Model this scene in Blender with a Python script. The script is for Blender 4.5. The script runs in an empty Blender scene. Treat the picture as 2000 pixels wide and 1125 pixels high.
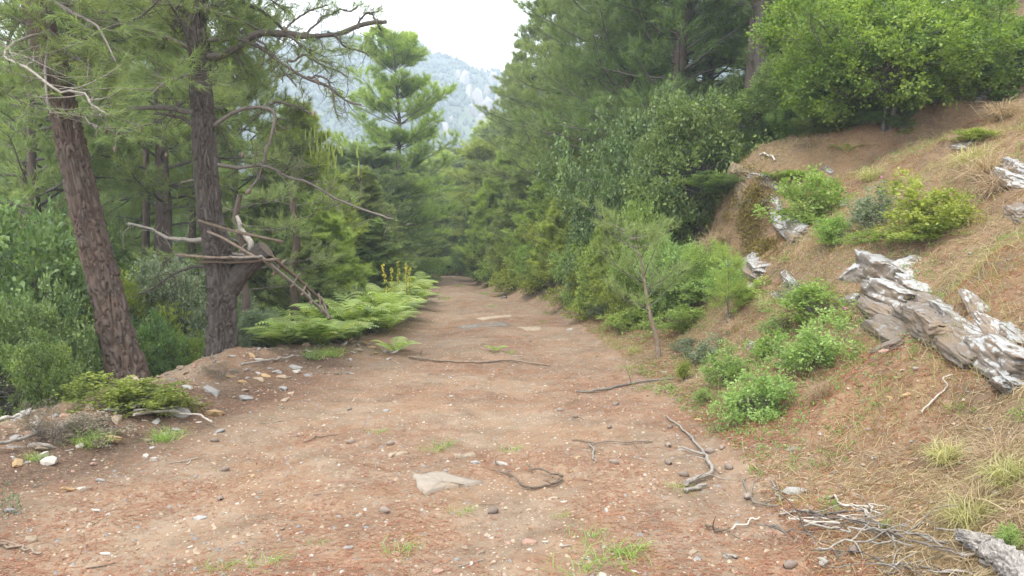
import bpy, math
import numpy as np
from mathutils import Vector, Matrix, Euler

SC = bpy.context.scene
COL = SC.collection
RNG = np.random.default_rng(11)
PI = math.pi
F = 1510.0                      # focal length in photo pixels (photo 2000 x 1125)
HOR = 480.0                     # photo row of the horizon
CAMZ = 1.55
PITCH = math.atan((562.5 - HOR) / F)

# ------------------------------------------------------------------ camera
cd = bpy.data.cameras.new('camera')
cam = bpy.data.objects.new('camera', cd)
COL.objects.link(cam)
cd.sensor_width = 36.0
cd.lens = F / 2000.0 * 36.0
cd.clip_start = 0.05
cd.clip_end = 6000
cam.location = (0, 0, CAMZ)
cam.rotation_euler = (PI / 2 - PITCH, 0, 0)
SC.camera = cam

# ------------------------------------------------------------------ light
SUN_EL, SUN_AZ = 60.0, -148.0    # azimuth measured from +Y (view direction) towards +X
w = bpy.data.worlds.new("World")
SC.world = w
w.use_nodes = True
nt = w.node_tree
nt.nodes.clear()
sky = nt.nodes.new('ShaderNodeTexSky')
sky.sky_type = 'NISHITA'
sky.sun_disc = False
sky.sun_elevation = math.radians(SUN_EL)
sky.sun_rotation = math.radians(SUN_AZ)
sky.air_density = 1.0
sky.dust_density = 2.5
cn = nt.nodes.new('ShaderNodeTexNoise')
cn.inputs['Scale'].default_value = 2.2
cn.inputs['Detail'].default_value = 5
tc = nt.nodes.new('ShaderNodeTexCoord')
nt.links.new(tc.outputs['Generated'], cn.inputs['Vector'])
cr = nt.nodes.new('ShaderNodeValToRGB')
cr.color_ramp.elements[0].position = 0.3
cr.color_ramp.elements[0].color = (0.72, 0.72, 0.72, 1)
cr.color_ramp.elements[1].position = 0.7
cr.color_ramp.elements[1].color = (0.97, 0.97, 0.97, 1)
nt.links.new(cn.outputs['Fac'], cr.inputs['Fac'])
mx = nt.nodes.new('ShaderNodeMix')
mx.data_type = 'RGBA'
mx.inputs[7].default_value = (14.8, 14.9, 14.9, 1)   # thin bright cloud layer
nt.links.new(cr.outputs['Color'], mx.inputs[0])
nt.links.new(sky.outputs['Color'], mx.inputs[6])
bg = nt.nodes.new('ShaderNodeBackground')
bg.inputs['Strength'].default_value = 0.1
nt.links.new(mx.outputs[2], bg.inputs['Color'])
wo = nt.nodes.new('ShaderNodeOutputWorld')
nt.links.new(bg.outputs['Background'], wo.inputs['Surface'])
sd = bpy.data.lights.new('sun', 'SUN')
sd.energy = 1.5
sd.angle = math.radians(10)
sd.color = (1.0, 0.95, 0.88)
sun = bpy.data.objects.new('sun', sd)
COL.objects.link(sun)
_az, _el = math.radians(SUN_AZ), math.radians(SUN_EL)
_d = Vector((math.sin(_az) * math.cos(_el), math.cos(_az) * math.cos(_el), math.sin(_el)))
sun.rotation_euler = _d.to_track_quat('Z', 'Y').to_euler()
SC.view_settings.view_transform = 'Standard'
SC.view_settings.look = 'None'
SC.view_settings.gamma = 1
SC.view_settings.use_curve_mapping = False
SC.view_settings.exposure = 1.42
SC.cycles.max_bounces = 8
SC.cycles.diffuse_bounces = 4
SC.cycles.glossy_bounces = 2
SC.cycles.transmission_bounces = 6
SC.cycles.volume_bounces = 1
SC.cycles.use_denoising = True

# ------------------------------------------------------------------ tools
def unit(a):
    return a / np.maximum(np.linalg.norm(a, axis=-1, keepdims=True), 1e-9)

def _hash(i, j, k, s):
    h = (i * 374761393 + j * 668265263 + k * 2147483647 + s * 974634777) & 0xffffffff
    h = ((h ^ (h >> 13)) * 1274126177) & 0xffffffff
    h = ((h ^ (h >> 16)) * 2246822519) & 0xffffffff
    return ((h ^ (h >> 15)) & 0xffffff) / float(0xffffff) * 2 - 1

def vn(P, s=0):
    P = np.asarray(P, float)
    I = np.floor(P).astype(np.int64)
    f = P - I
    f = f * f * (3 - 2 * f)
    r = 0
    for dx in (0, 1):
        wx = f[..., 0] if dx else 1 - f[..., 0]
        for dy in (0, 1):
            wy = f[..., 1] if dy else 1 - f[..., 1]
            for dz in (0, 1):
                wz = f[..., 2] if dz else 1 - f[..., 2]
                r = r + wx * wy * wz * _hash(I[..., 0] + dx, I[..., 1] + dy, I[..., 2] + dz, s)
    return r

def fbm(P, o=4, s=0, g=0.5):
    r, a = 0, 1.0
    P = np.asarray(P, float)
    for k in range(o):
        r = r + a * vn(P * (2.03 ** k) + 17.3 * k, s + k)
        a *= g
    return r

def xyz(x, y, z=0.0):
    x, y = np.broadcast_arrays(np.asarray(x, float), np.asarray(y, float))
    return np.stack([x, y, np.broadcast_to(z, x.shape)], -1)

class MB:
    """collects geometry, builds one mesh"""
    def __init__(s):
        s.V, s.Fc, s.T, s.M, s.n = [], [], [], [], 0
    def add(s, V, Fa, tint=0.5, mat=0):
        V = np.asarray(V, float).reshape(-1, 3)
        Fa = np.asarray(Fa, np.int64)
        s.V.append(V)
        s.Fc.append(Fa + s.n)
        s.T.append(np.broadcast_to(np.asarray(tint, float), (len(V),)))
        s.M.append(np.full(len(Fa), mat, np.int32))
        s.n += len(V)
        return s
    def mesh(s, name, mats, smooth=False, attrs=None):
        me = bpy.data.meshes.new(name)
        V = np.concatenate(s.V)
        me.vertices.add(len(V))
        me.vertices.foreach_set('co', V.astype(np.float32).ravel())
        idx = np.concatenate([f.ravel() for f in s.Fc])
        tot = np.concatenate([np.full(len(f), f.shape[1], np.int32) for f in s.Fc])
        st = np.concatenate([[0], np.cumsum(tot)[:-1]]).astype(np.int32)
        me.loops.add(len(idx))
        me.loops.foreach_set('vertex_index', idx.astype(np.int32))
        me.polygons.add(len(tot))
        me.polygons.foreach_set('loop_start', st)
        me.polygons.foreach_set('loop_total', tot)
        me.polygons.foreach_set('material_index', np.concatenate(s.M))
        if smooth:
            me.polygons.foreach_set('use_smooth', np.ones(len(tot), bool))
        for m in mats:
            me.materials.append(m)
        me.update(calc_edges=True)
        a = me.attributes.new('tint', 'FLOAT', 'POINT')
        a.data.foreach_set('value', np.concatenate(s.T).astype(np.float32))
        for k, v in (attrs or {}).items():
            a = me.attributes.new(k, 'FLOAT', 'POINT')
            a.data.foreach_set('value', np.asarray(v, np.float32).ravel())
        return me
    def build(s, name, mats, parent=None, smooth=False, attrs=None):
        return link(name, s.mesh(name, mats if isinstance(mats, list) else [mats], smooth, attrs), parent)

def link(name, me, parent=None, loc=None):
    o = bpy.data.objects.new(name, me)
    COL.objects.link(o)
    if parent is not None:
        o.parent = parent
    if loc is not None:
        o.location = loc
    return o

def tag(o, label=None, cat=None, group=None, kind=None):
    if label: o['label'] = label
    if cat: o['category'] = cat
    if group: o['group'] = group
    if kind: o['kind'] = kind
    return o

def thing(name, label, cat, loc=(0, 0, 0), group=None, rz=0.0, sc=None):
    o = link(name, None, None, loc)
    o.rotation_euler = (0, 0, rz)
    if sc is not None:
        o.scale = sc
    return tag(o, label, cat, group)

def dup(root, loc, rz=0.0, sc=(1, 1, 1), label=None, group=None, rot=None):
    r = root.copy()
    COL.objects.link(r)
    r.location = loc
    r.rotation_euler = rot if rot is not None else (0, 0, rz)
    r.scale = sc
    if label: r['label'] = label
    if group: r['group'] = group
    for ch in list(root.children):
        c = ch.copy()
        COL.objects.link(c)
        c.parent = r
    return r

def tubes(paths, radii, m=5, cap=False):
    """paths (K,S,3), radii (K,S) -> verts, quads"""
    paths = np.asarray(paths, float)
    if paths.ndim == 2:
        paths, radii = paths[None], np.asarray(radii, float)[None]
    K, S = paths.shape[:2]
    T = unit(np.gradient(paths, axis=1))
    ref = np.zeros((K, 1, 3))
    mean = np.abs(T.mean(1))
    ref[np.arange(K), 0, np.argmin(mean, 1)] = 1
    A = unit(np.cross(T, np.broadcast_to(ref, T.shape)))
    B = np.cross(T, A)
    th = np.arange(m) * 2 * PI / m
    V = paths[:, :, None] + radii[:, :, None, None] * (np.cos(th)[:, None] * A[:, :, None] + np.sin(th)[:, None] * B[:, :, None])
    k, s_, j = np.meshgrid(np.arange(K), np.arange(S - 1), np.arange(m), indexing='ij')
    a = (k * S + s_) * m + j
    b = (k * S + s_) * m + (j + 1) % m
    Q = np.stack([a, b, b + m, a + m], -1).reshape(-1, 4)
    return V.reshape(-1, 3), Q

def interp_path(pts, n):
    """smooth (Catmull-Rom) resample"""
    pts = np.asarray(pts, float)
    k = len(pts)
    ext = np.vstack([2 * pts[0] - pts[1], pts, 2 * pts[-1] - pts[-2]])
    u = np.linspace(0, k - 1 - 1e-6, n)
    i = u.astype(int)
    f = (u - i)[:, None]
    p0, p1, p2, p3 = ext[i], ext[i + 1], ext[i + 2], ext[i + 3]
    return 0.5 * ((2 * p1) + (-p0 + p2) * f + (2 * p0 - 5 * p1 + 4 * p2 - p3) * f ** 2 + (-p0 + 3 * p1 - 3 * p2 + p3) * f ** 3)

def ndir(px, py):
    cx, cy = (px - 1000) / F, -(py - 562.5) / F
    c, s = math.cos(PITCH), math.sin(PITCH)
    # camera forward = (0,c,-s), up = (0,s,c)
    return np.array([cx, c + cy * s, -s + cy * c])

def at(px, py, Y):
    d = ndir(px, py)
    return np.array([0, 0, CAMZ]) + d * (Y / d[1])

# ------------------------------------------------------------------ terrain
YL = [-8, 3, 5.4, 6.9, 8.7, 10.8, 13.3, 18.9, 28, 41, 55, 90]
XL = [-4.6, -3.9, -3.55, -3.2, -3.0, -2.5, -2.05, -2.3, -3.2, -4.6, -7, -13]
YR = [-8, 3.5, 5.4, 7.1, 10.3, 14.2, 18.9, 25, 32, 41, 55, 90]
XR = [1.3, 1.25, 1.5, 1.42, 1.36, 1.2, 0.75, -0.33, -1.5, -2.0, -4.2, -9]
TT = np.array([0, .5, 1, 1.5, 1.8, 2.1, 2.3, 2.5, 3, 4, 6, 10, 20, 60, 200])
BK = {
    3:  [0, .10, .33, .68, .88, 1.1, 1.25, 1.4, 1.75, 2.4, 3.7, 6, 10.5, 24, 50],
    6:  [0, .12, .40, .80, 1.02, 1.25, 1.4, 1.55, 1.9, 2.5, 3.7, 6, 10.5, 24, 50],
    9:  [0, .10, .30, .75, 1.08, 1.38, 1.55, 1.7, 2.0, 2.55, 3.5, 6, 10.5, 24, 50],
    11.6: [0, .08, .2, .6, .95, 1.3, 1.55, 1.8, 2.15, 2.7, 3.7, 6.2, 11, 24, 50],
    12.3: [0, .08, .2, .6, 1.1, 1.6, 2.1, 2.6, 2.98, 3.3, 4.0, 6.2, 11, 24, 50],
    13.6: [0, .12, .3, .7, 1.1, 1.6, 2.2, 2.75, 3.1, 3.45, 4.2, 6.4, 11, 24, 50],
    15: [0, .15, .4, .7, .9, 1.1, 1.3, 1.5, 2.2, 3.3, 4.6, 6.8, 11, 24, 50],
    20: [0, .35, .8, 1.2, 1.45, 1.7, 1.85, 2.0, 2.4, 3.1, 4.3, 6.6, 11, 24, 50],
    40: [0, .4, .85, 1.2, 1.45, 1.7, 1.85, 2.0, 2.4, 3.1, 4.3, 6.6, 12, 26, 55],
}
UU = np.array([-.4, 0, .3, .6, 1.0, 1.6, 2.5, 3.5, 5, 8, 12, 30, 80, 200])
LK = {
    4:  [0, .10, .17, .18, .02, -.5, -1.2, -1.9, -2.9, -4.8, -7.2, -17, -42, -60],
    7:  [0, .10, .19, .20, .05, -.4, -1.1, -1.8, -2.8, -4.8, -7.2, -17, -42, -60],
    10: [0, .10, .18, .20, .10, -.2, -.8, -1.5, -2.5, -4.4, -7.0, -17, -42, -60],
    12.5: [0, .04, .05, .05, .0, -.1, -.25, -.5, -1.1, -2.6, -4.6, -15, -40, -60],
    20: [0, .03, .05, .05, .0, -.1, -.3, -.6, -1.2, -2.6, -4.6, -14, -38, -60],
    60: [0, .03, .05, .05, .0, -.1, -.3, -.5, -0.9, -2.0, -3.6, -12, -36, -60],
}

def _table(tab, knots, t, y):
    ks = sorted(tab)
    Z = np.stack([np.interp(t, knots, tab[k]) for k in ks])
    yy = np.clip(y, ks[0], ks[-1])
    i = np.clip(np.searchsorted(ks, yy, side='right') - 1, 0, len(ks) - 2)
    ka = np.array(ks, float)
    f = (yy - ka[i]) / (ka[i + 1] - ka[i])
    f = f * f * (3 - 2 * f)
    a = np.take_along_axis(Z, i[None], 0)[0]
    b = np.take_along_axis(Z, (i + 1)[None], 0)[0]
    return a * (1 - f) + b * f

def tracks(x, y):
    xr = np.interp(y, YR, XR)
    xl = np.interp(y, YL, XL)
    wv = 0.12 * vn(xyz(0 * x + 3.1, y * 1.1)) + 0.06 * vn(xyz(0 * x + 3.1, y * 3.7))
    return x - xr + wv, xl - x + 0.15 * vn(xyz(0 * x + 9.7, y * 0.9))

def H(x, y, fine=True):
    x = np.asarray(x, float) + 0 * np.asarray(y, float)
    y = np.asarray(y, float) + 0 * x
    t, u = tracks(x, y)
    zr = _table(BK, TT, np.maximum(t, 0), y)
    zl = _table(LK, UU, np.maximum(u, -.4), y)
    z = np.where(t > 0, zr, 0) + np.where(u > -.4, zl, 0)
    far = np.clip(y - 44, 0, 42)
    z = z + far * 0.07 * np.clip((x + 30) / 20, 0, 1) - np.clip(y - 92, 0, 200) * .28
    P = xyz(x, y)
    c = (np.interp(y, YR, XR) + np.interp(y, YL, XL)) / 2
    on = np.clip(1 - np.maximum(t, 0) / .3, 0, 1) * np.clip(1 - (np.maximum(u, -.4) + .4) / .4, 0, 1)
    rut = -0.035 * (np.exp(-((x - c - .85) / .3) ** 2) + np.exp(-((x - c + .85) / .3) ** 2)) + 0.02 * np.exp(-((x - c) / .35) ** 2)
    z = z + on * (rut + 0.014 * fbm(P * .8, 3, 5))
    bank = np.clip(t / 1.2, 0, 1)
    bm = np.clip(1 - np.abs(u - .35) / .9, 0, 1) * np.clip((12.2 - y) / 2, 0, 1)
    lv = np.clip((u - .8) / 3, 0, 1)
    z = z + bank * (.16 * fbm(P * .9, 3, 21) + .07 * np.abs(vn(P * 2.7, 31)))
    z = z + bm * (.10 * fbm(P * 1.6, 3, 41) + .035 * np.abs(fbm(P * 5, 3, 47))) + lv * .2 * fbm(P * .6, 3, 43)
    if fine:
        z = z + .010 * fbm(P * 7, 4, 51) * (1 + 2.0 * bank + 2.0 * bm) + bank * .045 * fbm(P * 4.0, 3, 57)
    return z

_MT = np.concatenate([np.arange(1.6, 20, .01), np.arange(20, 90, .05)])
def hit(px, py):
    """where the photo's ray through (px,py) meets the ground"""
    d = ndir(px, py)
    x, y, z = d[0] / d[1] * _MT, _MT, CAMZ + d[2] / d[1] * _MT
    b = np.nonzero(z < H(x, y))[0]
    k = b[0] if len(b) else len(_MT) - 1
    return np.array([x[k], y[k], float(H(x[k], y[k]))])

# ------------------------------------------------------------------ materials
def newmat(name):
    m = bpy.data.materials.new(name)
    m.use_nodes = True
    t = m.node_tree
    t.nodes.clear()
    return m, t

class N:
    """tiny node helper"""
    def __init__(s, t): s.t = t
    def n(s, typ, **kw):
        x = s.t.nodes.new(typ)
        for k, v in kw.items():
            if k.startswith('i_'):
                x.inputs[k[2:].replace('_', ' ')].default_value = v
            else:
                setattr(x, k, v)
        return x
    def l(s, a, b): s.t.links.new(a, b)
    def noise(s, vec, scale, detail=4, rough=.6, dist=0.0):
        x = s.n('ShaderNodeTexNoise')
        x.inputs['Scale'].default_value = scale
        x.inputs['Detail'].default_value = detail
        x.inputs['Roughness'].default_value = rough
        x.inputs['Distortion'].default_value = dist
        s.l(vec, x.inputs['Vector'])
        return x.outputs['Fac']
    def ramp(s, fac, a, b, c0=(0, 0, 0, 1), c1=(1, 1, 1, 1)):
        x = s.n('ShaderNodeValToRGB')
        x.color_ramp.elements[0].position = a
        x.color_ramp.elements[0].color = c0
        x.color_ramp.elements[1].position = b
        x.color_ramp.elements[1].color = c1
        s.l(fac, x.inputs['Fac'])
        return x.outputs['Color']
    def mix(s, fac, a, b, mode='MIX'):
        x = s.n('ShaderNodeMix', data_type='RGBA', blend_type=mode)
        for v, i in ((fac, 0), (a, 6), (b, 7)):
            if hasattr(v, 'is_linked'): s.l(v, x.inputs[i])
            else: x.inputs[i].default_value = v if i == 0 else (*v[:3], 1)
        return x.outputs[2]
    def math(s, op, a, b=0.0):
        x = s.n('ShaderNodeMath', operation=op)
        for i, v in enumerate((a, b)):
            if hasattr(v, 'is_linked'): s.l(v, x.inputs[i])
            else: x.inputs[i].default_value = v
        return x.outputs[0]
    def attr(s, name):
        x = s.n('ShaderNodeAttribute')
        x.attribute_name = name
        return x.outputs['Fac']

def out_principled(g, col, rough=.85, spec=.25, bump=None, bs=.5, bd=.01):
    p = g.n('ShaderNodeBsdfPrincipled')
    if hasattr(col, 'is_linked'): g.l(col, p.inputs['Base Color'])
    else: p.inputs['Base Color'].default_value = (*col[:3], 1)
    p.inputs['Roughness'].default_value = rough
    p.inputs['Specular IOR Level'].default_value = spec
    if bump is not None:
        b = g.n('ShaderNodeBump')
        b.inputs['Strength'].default_value = bs
        b.inputs['Distance'].default_value = bd
        g.l(bump, b.inputs['Height'])
        g.l(b.outputs['Normal'], p.inputs['Normal'])
    o = g.n('ShaderNodeOutputMaterial')
    g.l(p.outputs[0], o.inputs['Surface'])
    return p

def mat_leaf(name, c1, c2, tr=.3, rough=.5, trc=1.3, spec=.35):
    m, t = newmat(name)
    g = N(t)
    tint = g.attr('tint')
    oi = g.n('ShaderNodeObjectInfo')
    c = g.mix(tint, c1, c2)
    hs = g.n('ShaderNodeHueSaturation')
    mr = g.n('ShaderNodeMapRange')
    g.l(oi.outputs['Random'], mr.inputs['Value'])
    mr.inputs['To Min'].default_value = .485
    mr.inputs['To Max'].default_value = .512
    g.l(mr.outputs[0], hs.inputs['Hue'])
    mr2 = g.n('ShaderNodeMapRange')
    mv = g.math('FRACT', g.math('MULTIPLY', oi.outputs['Random'], 7.13))
    g.l(mv, mr2.inputs['Value'])
    mr2.inputs['To Min'].default_value = .84
    mr2.inputs['To Max'].default_value = 1.16
    g.l(mr2.outputs[0], hs.inputs['Value'])
    g.l(c, hs.inputs['Color'])
    p = g.n('ShaderNodeBsdfPrincipled')
    p.inputs['Roughness'].default_value = rough
    p.inputs['Specular IOR Level'].default_value = spec
    g.l(hs.outputs[0], p.inputs['Base Color'])
    tb = g.n('ShaderNodeBsdfTranslucent')
    tcol = g.mix(1.0, hs.outputs[0], (trc, trc * 1.05, trc * .55), 'MULTIPLY')
    g.l(tcol, tb.inputs['Color'])
    ms = g.n('ShaderNodeMixShader')
    ms.inputs[0].default_value = tr
    g.l(p.outputs[0], ms.inputs[1])
    g.l(tb.outputs[0], ms.inputs[2])
    o = g.n('ShaderNodeOutputMaterial')
    g.l(ms.outputs[0], o.inputs['Surface'])
    return m

def mat_plain(name, c1, c2, scale=20, rough=.85, bs=.4, bd=.01, spec=.2, dist=1.0, stretch=None, rnd=.3):
    m, t = newmat(name)
    g = N(t)
    tco = g.n('ShaderNodeTexCoord')
    vec = tco.outputs['Object']
    if stretch:
        mp = g.n('ShaderNodeMapping')
        mp.inputs['Scale'].default_value = stretch
        g.l(vec, mp.inputs['Vector'])
        vec = mp.outputs[0]
    nz = g.noise(vec, scale, 6, .65, dist)
    c = g.mix(g.ramp(nz, .3, .7), c1, c2)
    oi = g.n('ShaderNodeObjectInfo')
    hs = g.n('ShaderNodeHueSaturation')
    mr = g.n('ShaderNodeMapRange')
    g.l(oi.outputs['Random'], mr.inputs['Value'])
    mr.inputs['To Min'].default_value = 1 - rnd
    mr.inputs['To Max'].default_value = 1 + rnd
    g.l(mr.outputs[0], hs.inputs['Value'])
    g.l(c, hs.inputs['Color'])
    out_principled(g, hs.outputs[0], rough, spec, nz, bs, bd)
    return m

def mat_ground():
    m, t = newmat('ground_soil')
    g = N(t)
    pos = g.n('ShaderNodeNewGeometry').outputs['Position']
    tr = g.attr('track')
    big = g.noise(pos, .55, 4, .6)
    mid = g.noise(pos, 3.0, 5, .65, .6)
    fine = g.noise(pos, 26, 6, .75)
    vfine = g.noise(pos, 90, 4, .8)
    soil = g.mix(g.ramp(mid, .35, .65), (.135, .095, .065), (.232, .172, .122))
    pale = (.285, .225, .16)
    bare = g.ramp(big, .45, .62)
    soil = g.mix(g.math('MULTIPLY', bare, .38), soil, pale)
    # fallen red-brown needles lie in drifts
    drift = g.ramp(g.noise(pos, 1.3, 5, .7, 1.2), .42, .60)
    speck = g.ramp(g.noise(pos, 55, 3, .8, 2.0), .46, .58)
    red = g.mix(vfine, (.185, .085, .040), (.31, .155, .075))
    soil = g.mix(g.math('MULTIPLY', g.math('MULTIPLY', drift, speck), .8), soil, red)
    # grit
    vo = g.n('ShaderNodeTexVoronoi', feature='F1')
    vo.inputs['Scale'].default_value = 34
    g.l(pos, vo.inputs['Vector'])
    sep = g.n('ShaderNodeSeparateColor')
    g.l(vo.outputs['Color'], sep.inputs[0])
    isgrit = g.math('MULTIPLY', g.ramp(vo.outputs['Distance'], .22, .32, (1, 1, 1, 1), (0, 0, 0, 1)), g.ramp(sep.outputs[0], .80, .84))
    grit = g.mix(sep.outputs[1], (.30, .24, .2), (.55, .48, .41))
    soil = g.mix(g.math('MULTIPLY', isgrit, .85), soil, grit)
    # bank: litter, straw, darker soil
    litter = g.mix(g.ramp(g.noise(pos, 42, 5, .8, 2.5), .4, .6), (.105, .068, .04), (.28, .20, .12))
    bsoil = g.mix(g.ramp(g.noise(pos, 1.9, 4, .6, .8), .40, .62), litter, (.13, .092, .062))
    bred = g.mix(vfine, (.175, .11, .06), (.285, .19, .11))
    bsoil = g.mix(g.math('MULTIPLY', g.ramp(g.noise(pos, .9, 4, .6), .45, .6), .7), bsoil, bred)
    wood = g.attr('wood')
    moss = g.mix(fine, (.05, .055, .02), (.13, .11, .05))
    bsoil = g.mix(g.math('MULTIPLY', g.ramp(g.noise(pos, 2.3, 5, .7, .7), .52, .64), .6), bsoil, (.085, .06, .042))
    bsoil = g.mix(wood, bsoil, moss)
    col = g.mix(tr, bsoil, soil)
    col = g.mix(g.math('MULTIPLY', g.attr('verge'), .9), col, g.mix(g.ramp(fine, .4, .6), (.05, .034, .025), (.125, .082, .056)))
    dk = g.ramp(g.noise(pos, 70, 4, .75, 1.5), .56, .64)
    col = g.mix(g.math('MULTIPLY', dk, .6), col, (.10, .062, .04))
    lt = g.ramp(g.noise(pos, 48, 4, .75, 1.2), .60, .66)
    col = g.mix(g.math('MULTIPLY', lt, .6), col, (.44, .355, .27))
    h = g.math('ADD', g.math('MULTIPLY', fine, .6), g.math('MULTIPLY', isgrit, .5))
    h = g.math('ADD', h, g.math('MULTIPLY', vfine, .35))
    out_principled(g, col, .95, .1, h, .9, .012)
    return m

def mat_bark(name, c_red, c_grey, scale=1.0):
    m, t = newmat(name)
    g = N(t)
    tco = g.n('ShaderNodeTexCoord')
    mp = g.n('ShaderNodeMapping')
    mp.inputs['Scale'].default_value = (1, 1, .35)
    g.l(tco.outputs['Object'], mp.inputs['Vector'])
    n1 = g.noise(mp.outputs[0], 16 * scale, 6, .7, 1.5)
    n2 = g.noise(mp.outputs[0], 60 * scale, 4, .7, .5)
    n3 = g.noise(tco.outputs['Object'], 2.0, 3, .6)
    c = g.mix(g.ramp(n1, .38, .62), c_red, c_grey)
    c = g.mix(g.math('MULTIPLY', g.ramp(n3, .45, .62), .5), c, c_red)
    c = g.mix(g.math('MULTIPLY', g.ramp(n2, .55, .7), .35), c, (.20, .165, .14))
    c = g.mix(g.math('MULTIPLY', g.attr('tint'), 1.0), c, g.mix(.5, c_red, (.035, .025, .02)))
    h = g.math('ADD', n1, g.math('MULTIPLY', n2, .4))
    out_principled(g, c, .9, .15, h, .8, .012)
    return m

def mat_rock(name, ca, cb, lichen=.5, scale=1.0, lich=(.62, .62, .60)):
    m, t = newmat(name)
    g = N(t)
    tco = g.n('ShaderNodeTexCoord')
    vec = tco.outputs['Object']
    mp = g.n('ShaderNodeMapping')
    mp.inputs['Scale'].default_value = (.8, 1.5, 4)
    g.l(vec, mp.inputs['Vector'])
    st = g.noise(mp.outputs[0], 5 * scale, 6, .7, .6)
    fi = g.noise(vec, 30 * scale, 5, .7)
    c = g.mix(g.ramp(st, .2, .8), ca, cb)
    c = g.mix(g.math('MULTIPLY', fi, .35), c, (.18, .13, .10))
    iron = g.ramp(g.noise(vec, 2.4 * scale, 4, .6), .52, .66)
    c = g.mix(g.math('MULTIPLY', iron, .5), c, (.22, .15, .09))
    geo = g.n('ShaderNodeNewGeometry')
    sx = g.n('ShaderNodeSeparateXYZ')
    g.l(geo.outputs['Normal'], sx.inputs[0])
    up = g.math('MULTIPLY', g.math('ADD', sx.outputs['Z'], -.25), .13)
    lm = g.math('ADD', g.noise(vec, 9.0 * scale, 8, .68, .3), up)
    lm = g.ramp(lm, .60 - .14 * lichen, .635 - .14 * lichen)
    pat = g.mix(g.noise(vec, 24 * scale, 5, .8), (lich[0] * .8, lich[1] * .8, lich[2] * .8), (lich[0] * 1.12, lich[1] * 1.12, lich[2] * 1.14))
    if lichen != 0:
        c = g.mix(lm, c, pat)
    oi = g.n('ShaderNodeObjectInfo')
    hs = g.n('ShaderNodeHueSaturation')
    mr = g.n('ShaderNodeMapRange')
    g.l(oi.outputs['Random'], mr.inputs['Value'])
    mr.inputs['To Min'].default_value = .82
    mr.inputs['To Max'].default_value = 1.15
    g.l(mr.outputs[0], hs.inputs['Value'])
    g.l(c, hs.inputs['Color'])
    h = g.math('ADD', g.math('MULTIPLY', st, .8), g.math('MULTIPLY', fi, .5))
    out_principled(g, hs.outputs[0], .97, .08, h, .7, .012)
    return m

G_MAT = mat_ground()
BARK = mat_bark('pine_bark', (.068, .055, .047), (.098, .09, .082))
BARK_RED = mat_bark('red_pine_bark', (.095, .062, .047), (.092, .081, .071))
BARK_FAR = mat_bark('grey_pine_bark', (.10, .07, .055), (.125, .105, .095), .4)
TWIG = mat_plain('twig_bark', (.065, .055, .048), (.15, .13, .115), 30)
GREYWOOD = mat_plain('weathered_wood', (.12, .105, .09), (.26, .235, .205), 30)
PALEWOOD = mat_plain('bleached_wood', (.22, .195, .165), (.40, .365, .32), 24)
DARKWOOD = mat_plain('old_plank_wood', (.10, .075, .055), (.20, .155, .12), 16)
BROADBARK = mat_plain('smooth_grey_bark', (.06, .053, .046), (.13, .12, .105), 12)
ROCK = mat_rock('lichened_schist', (.12, .108, .095), (.22, .20, .178), .40, 1.0, (.32, .32, .31))
ROCK_BARE = mat_rock('bare_schist', (.115, .098, .082), (.225, .195, .165), -.3, 1.0, (.24, .24, .23))
ROCK_MOSS = mat_rock('mossy_schist', (.10, .085, .055), (.20, .165, .11), .0, 1.0, (.26, .26, .25))
GRANITE = mat_rock('pale_granite', (.19, .18, .165), (.32, .305, .285), 0, .02)
STONE_G = mat_plain('grey_stone', (.16, .152, .145), (.28, .27, .255), 14, rnd=.25)
STONE_B = mat_plain('tan_stone', (.20, .15, .105), (.31, .25, .185), 14, rnd=.25)
STONE_W = mat_plain('pale_stone', (.28, .255, .225), (.42, .385, .34), 14, rnd=.15)
STONE_O = mat_plain('ochre_stone', (.24, .155, .075), (.36, .26, .15), 12, rnd=.15)
STONE_R = mat_plain('reddish_stone', (.20, .12, .09), (.30, .20, .155), 12, rnd=.15)
STONES = [STONE_G, STONE_B, STONE_W, STONE_O, STONE_R]
CONE = mat_plain('pine_cone_scales', (.12, .09, .07), (.27, .22, .185), 40, rnd=.25)
MOSS = mat_plain('yellow_moss', (.10, .085, .02), (.25, .19, .05), 30, bs=1, bd=.03)
L_PINE = mat_leaf('pine_needles', (.125, .17, .07), (.28, .335, .14), .5)
L_PINE_Y = mat_leaf('fresh_pine_needles', (.19, .25, .065), (.38, .45, .13), .5)
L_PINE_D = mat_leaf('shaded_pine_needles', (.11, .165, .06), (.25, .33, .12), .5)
L_OAK = mat_leaf('oak_leaves', (.07, .13, .028), (.28, .37, .065), .42)
L_HOLM = mat_leaf('holm_oak_leaves', (.085, .14, .055), (.22, .30, .11), .35, .5)
L_DARK = mat_leaf('dark_evergreen_leaves', (.075, .135, .045), (.22, .30, .09), .38, .5)
L_ROUND = mat_leaf('shrub_leaves', (.13, .20, .05), (.32, .42, .115), .45)
L_CISTUS = mat_leaf('rockrose_leaves', (.15, .235, .07), (.32, .43, .155), .45)
L_YEL = mat_leaf('yellow_green_leaves', (.12, .16, .03), (.33, .37, .09), .45)
L_GREY = mat_leaf('grey_green_leaves', (.10, .135, .075), (.27, .32, .21), .3)
L_OLIVE = mat_leaf('blue_green_leaves', (.075, .13, .045), (.21, .31, .105), .35, .5)
L_FERN = mat_leaf('bracken_fronds', (.15, .22, .055), (.42, .52, .17), .5)
L_FERND = mat_leaf('older_bracken_fronds', (.10, .16, .035), (.30, .37, .09), .4)
L_HEATH = mat_leaf('heather_twigs', (.14, .115, .085), (.27, .24, .18), .2)
L_STRAW = mat_leaf('dry_grass', (.22, .155, .09), (.46, .36, .225), .3, .7)
L_STRAWG = mat_leaf('half_dry_grass', (.22, .24, .08), (.52, .46, .24), .35, .7)
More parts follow.
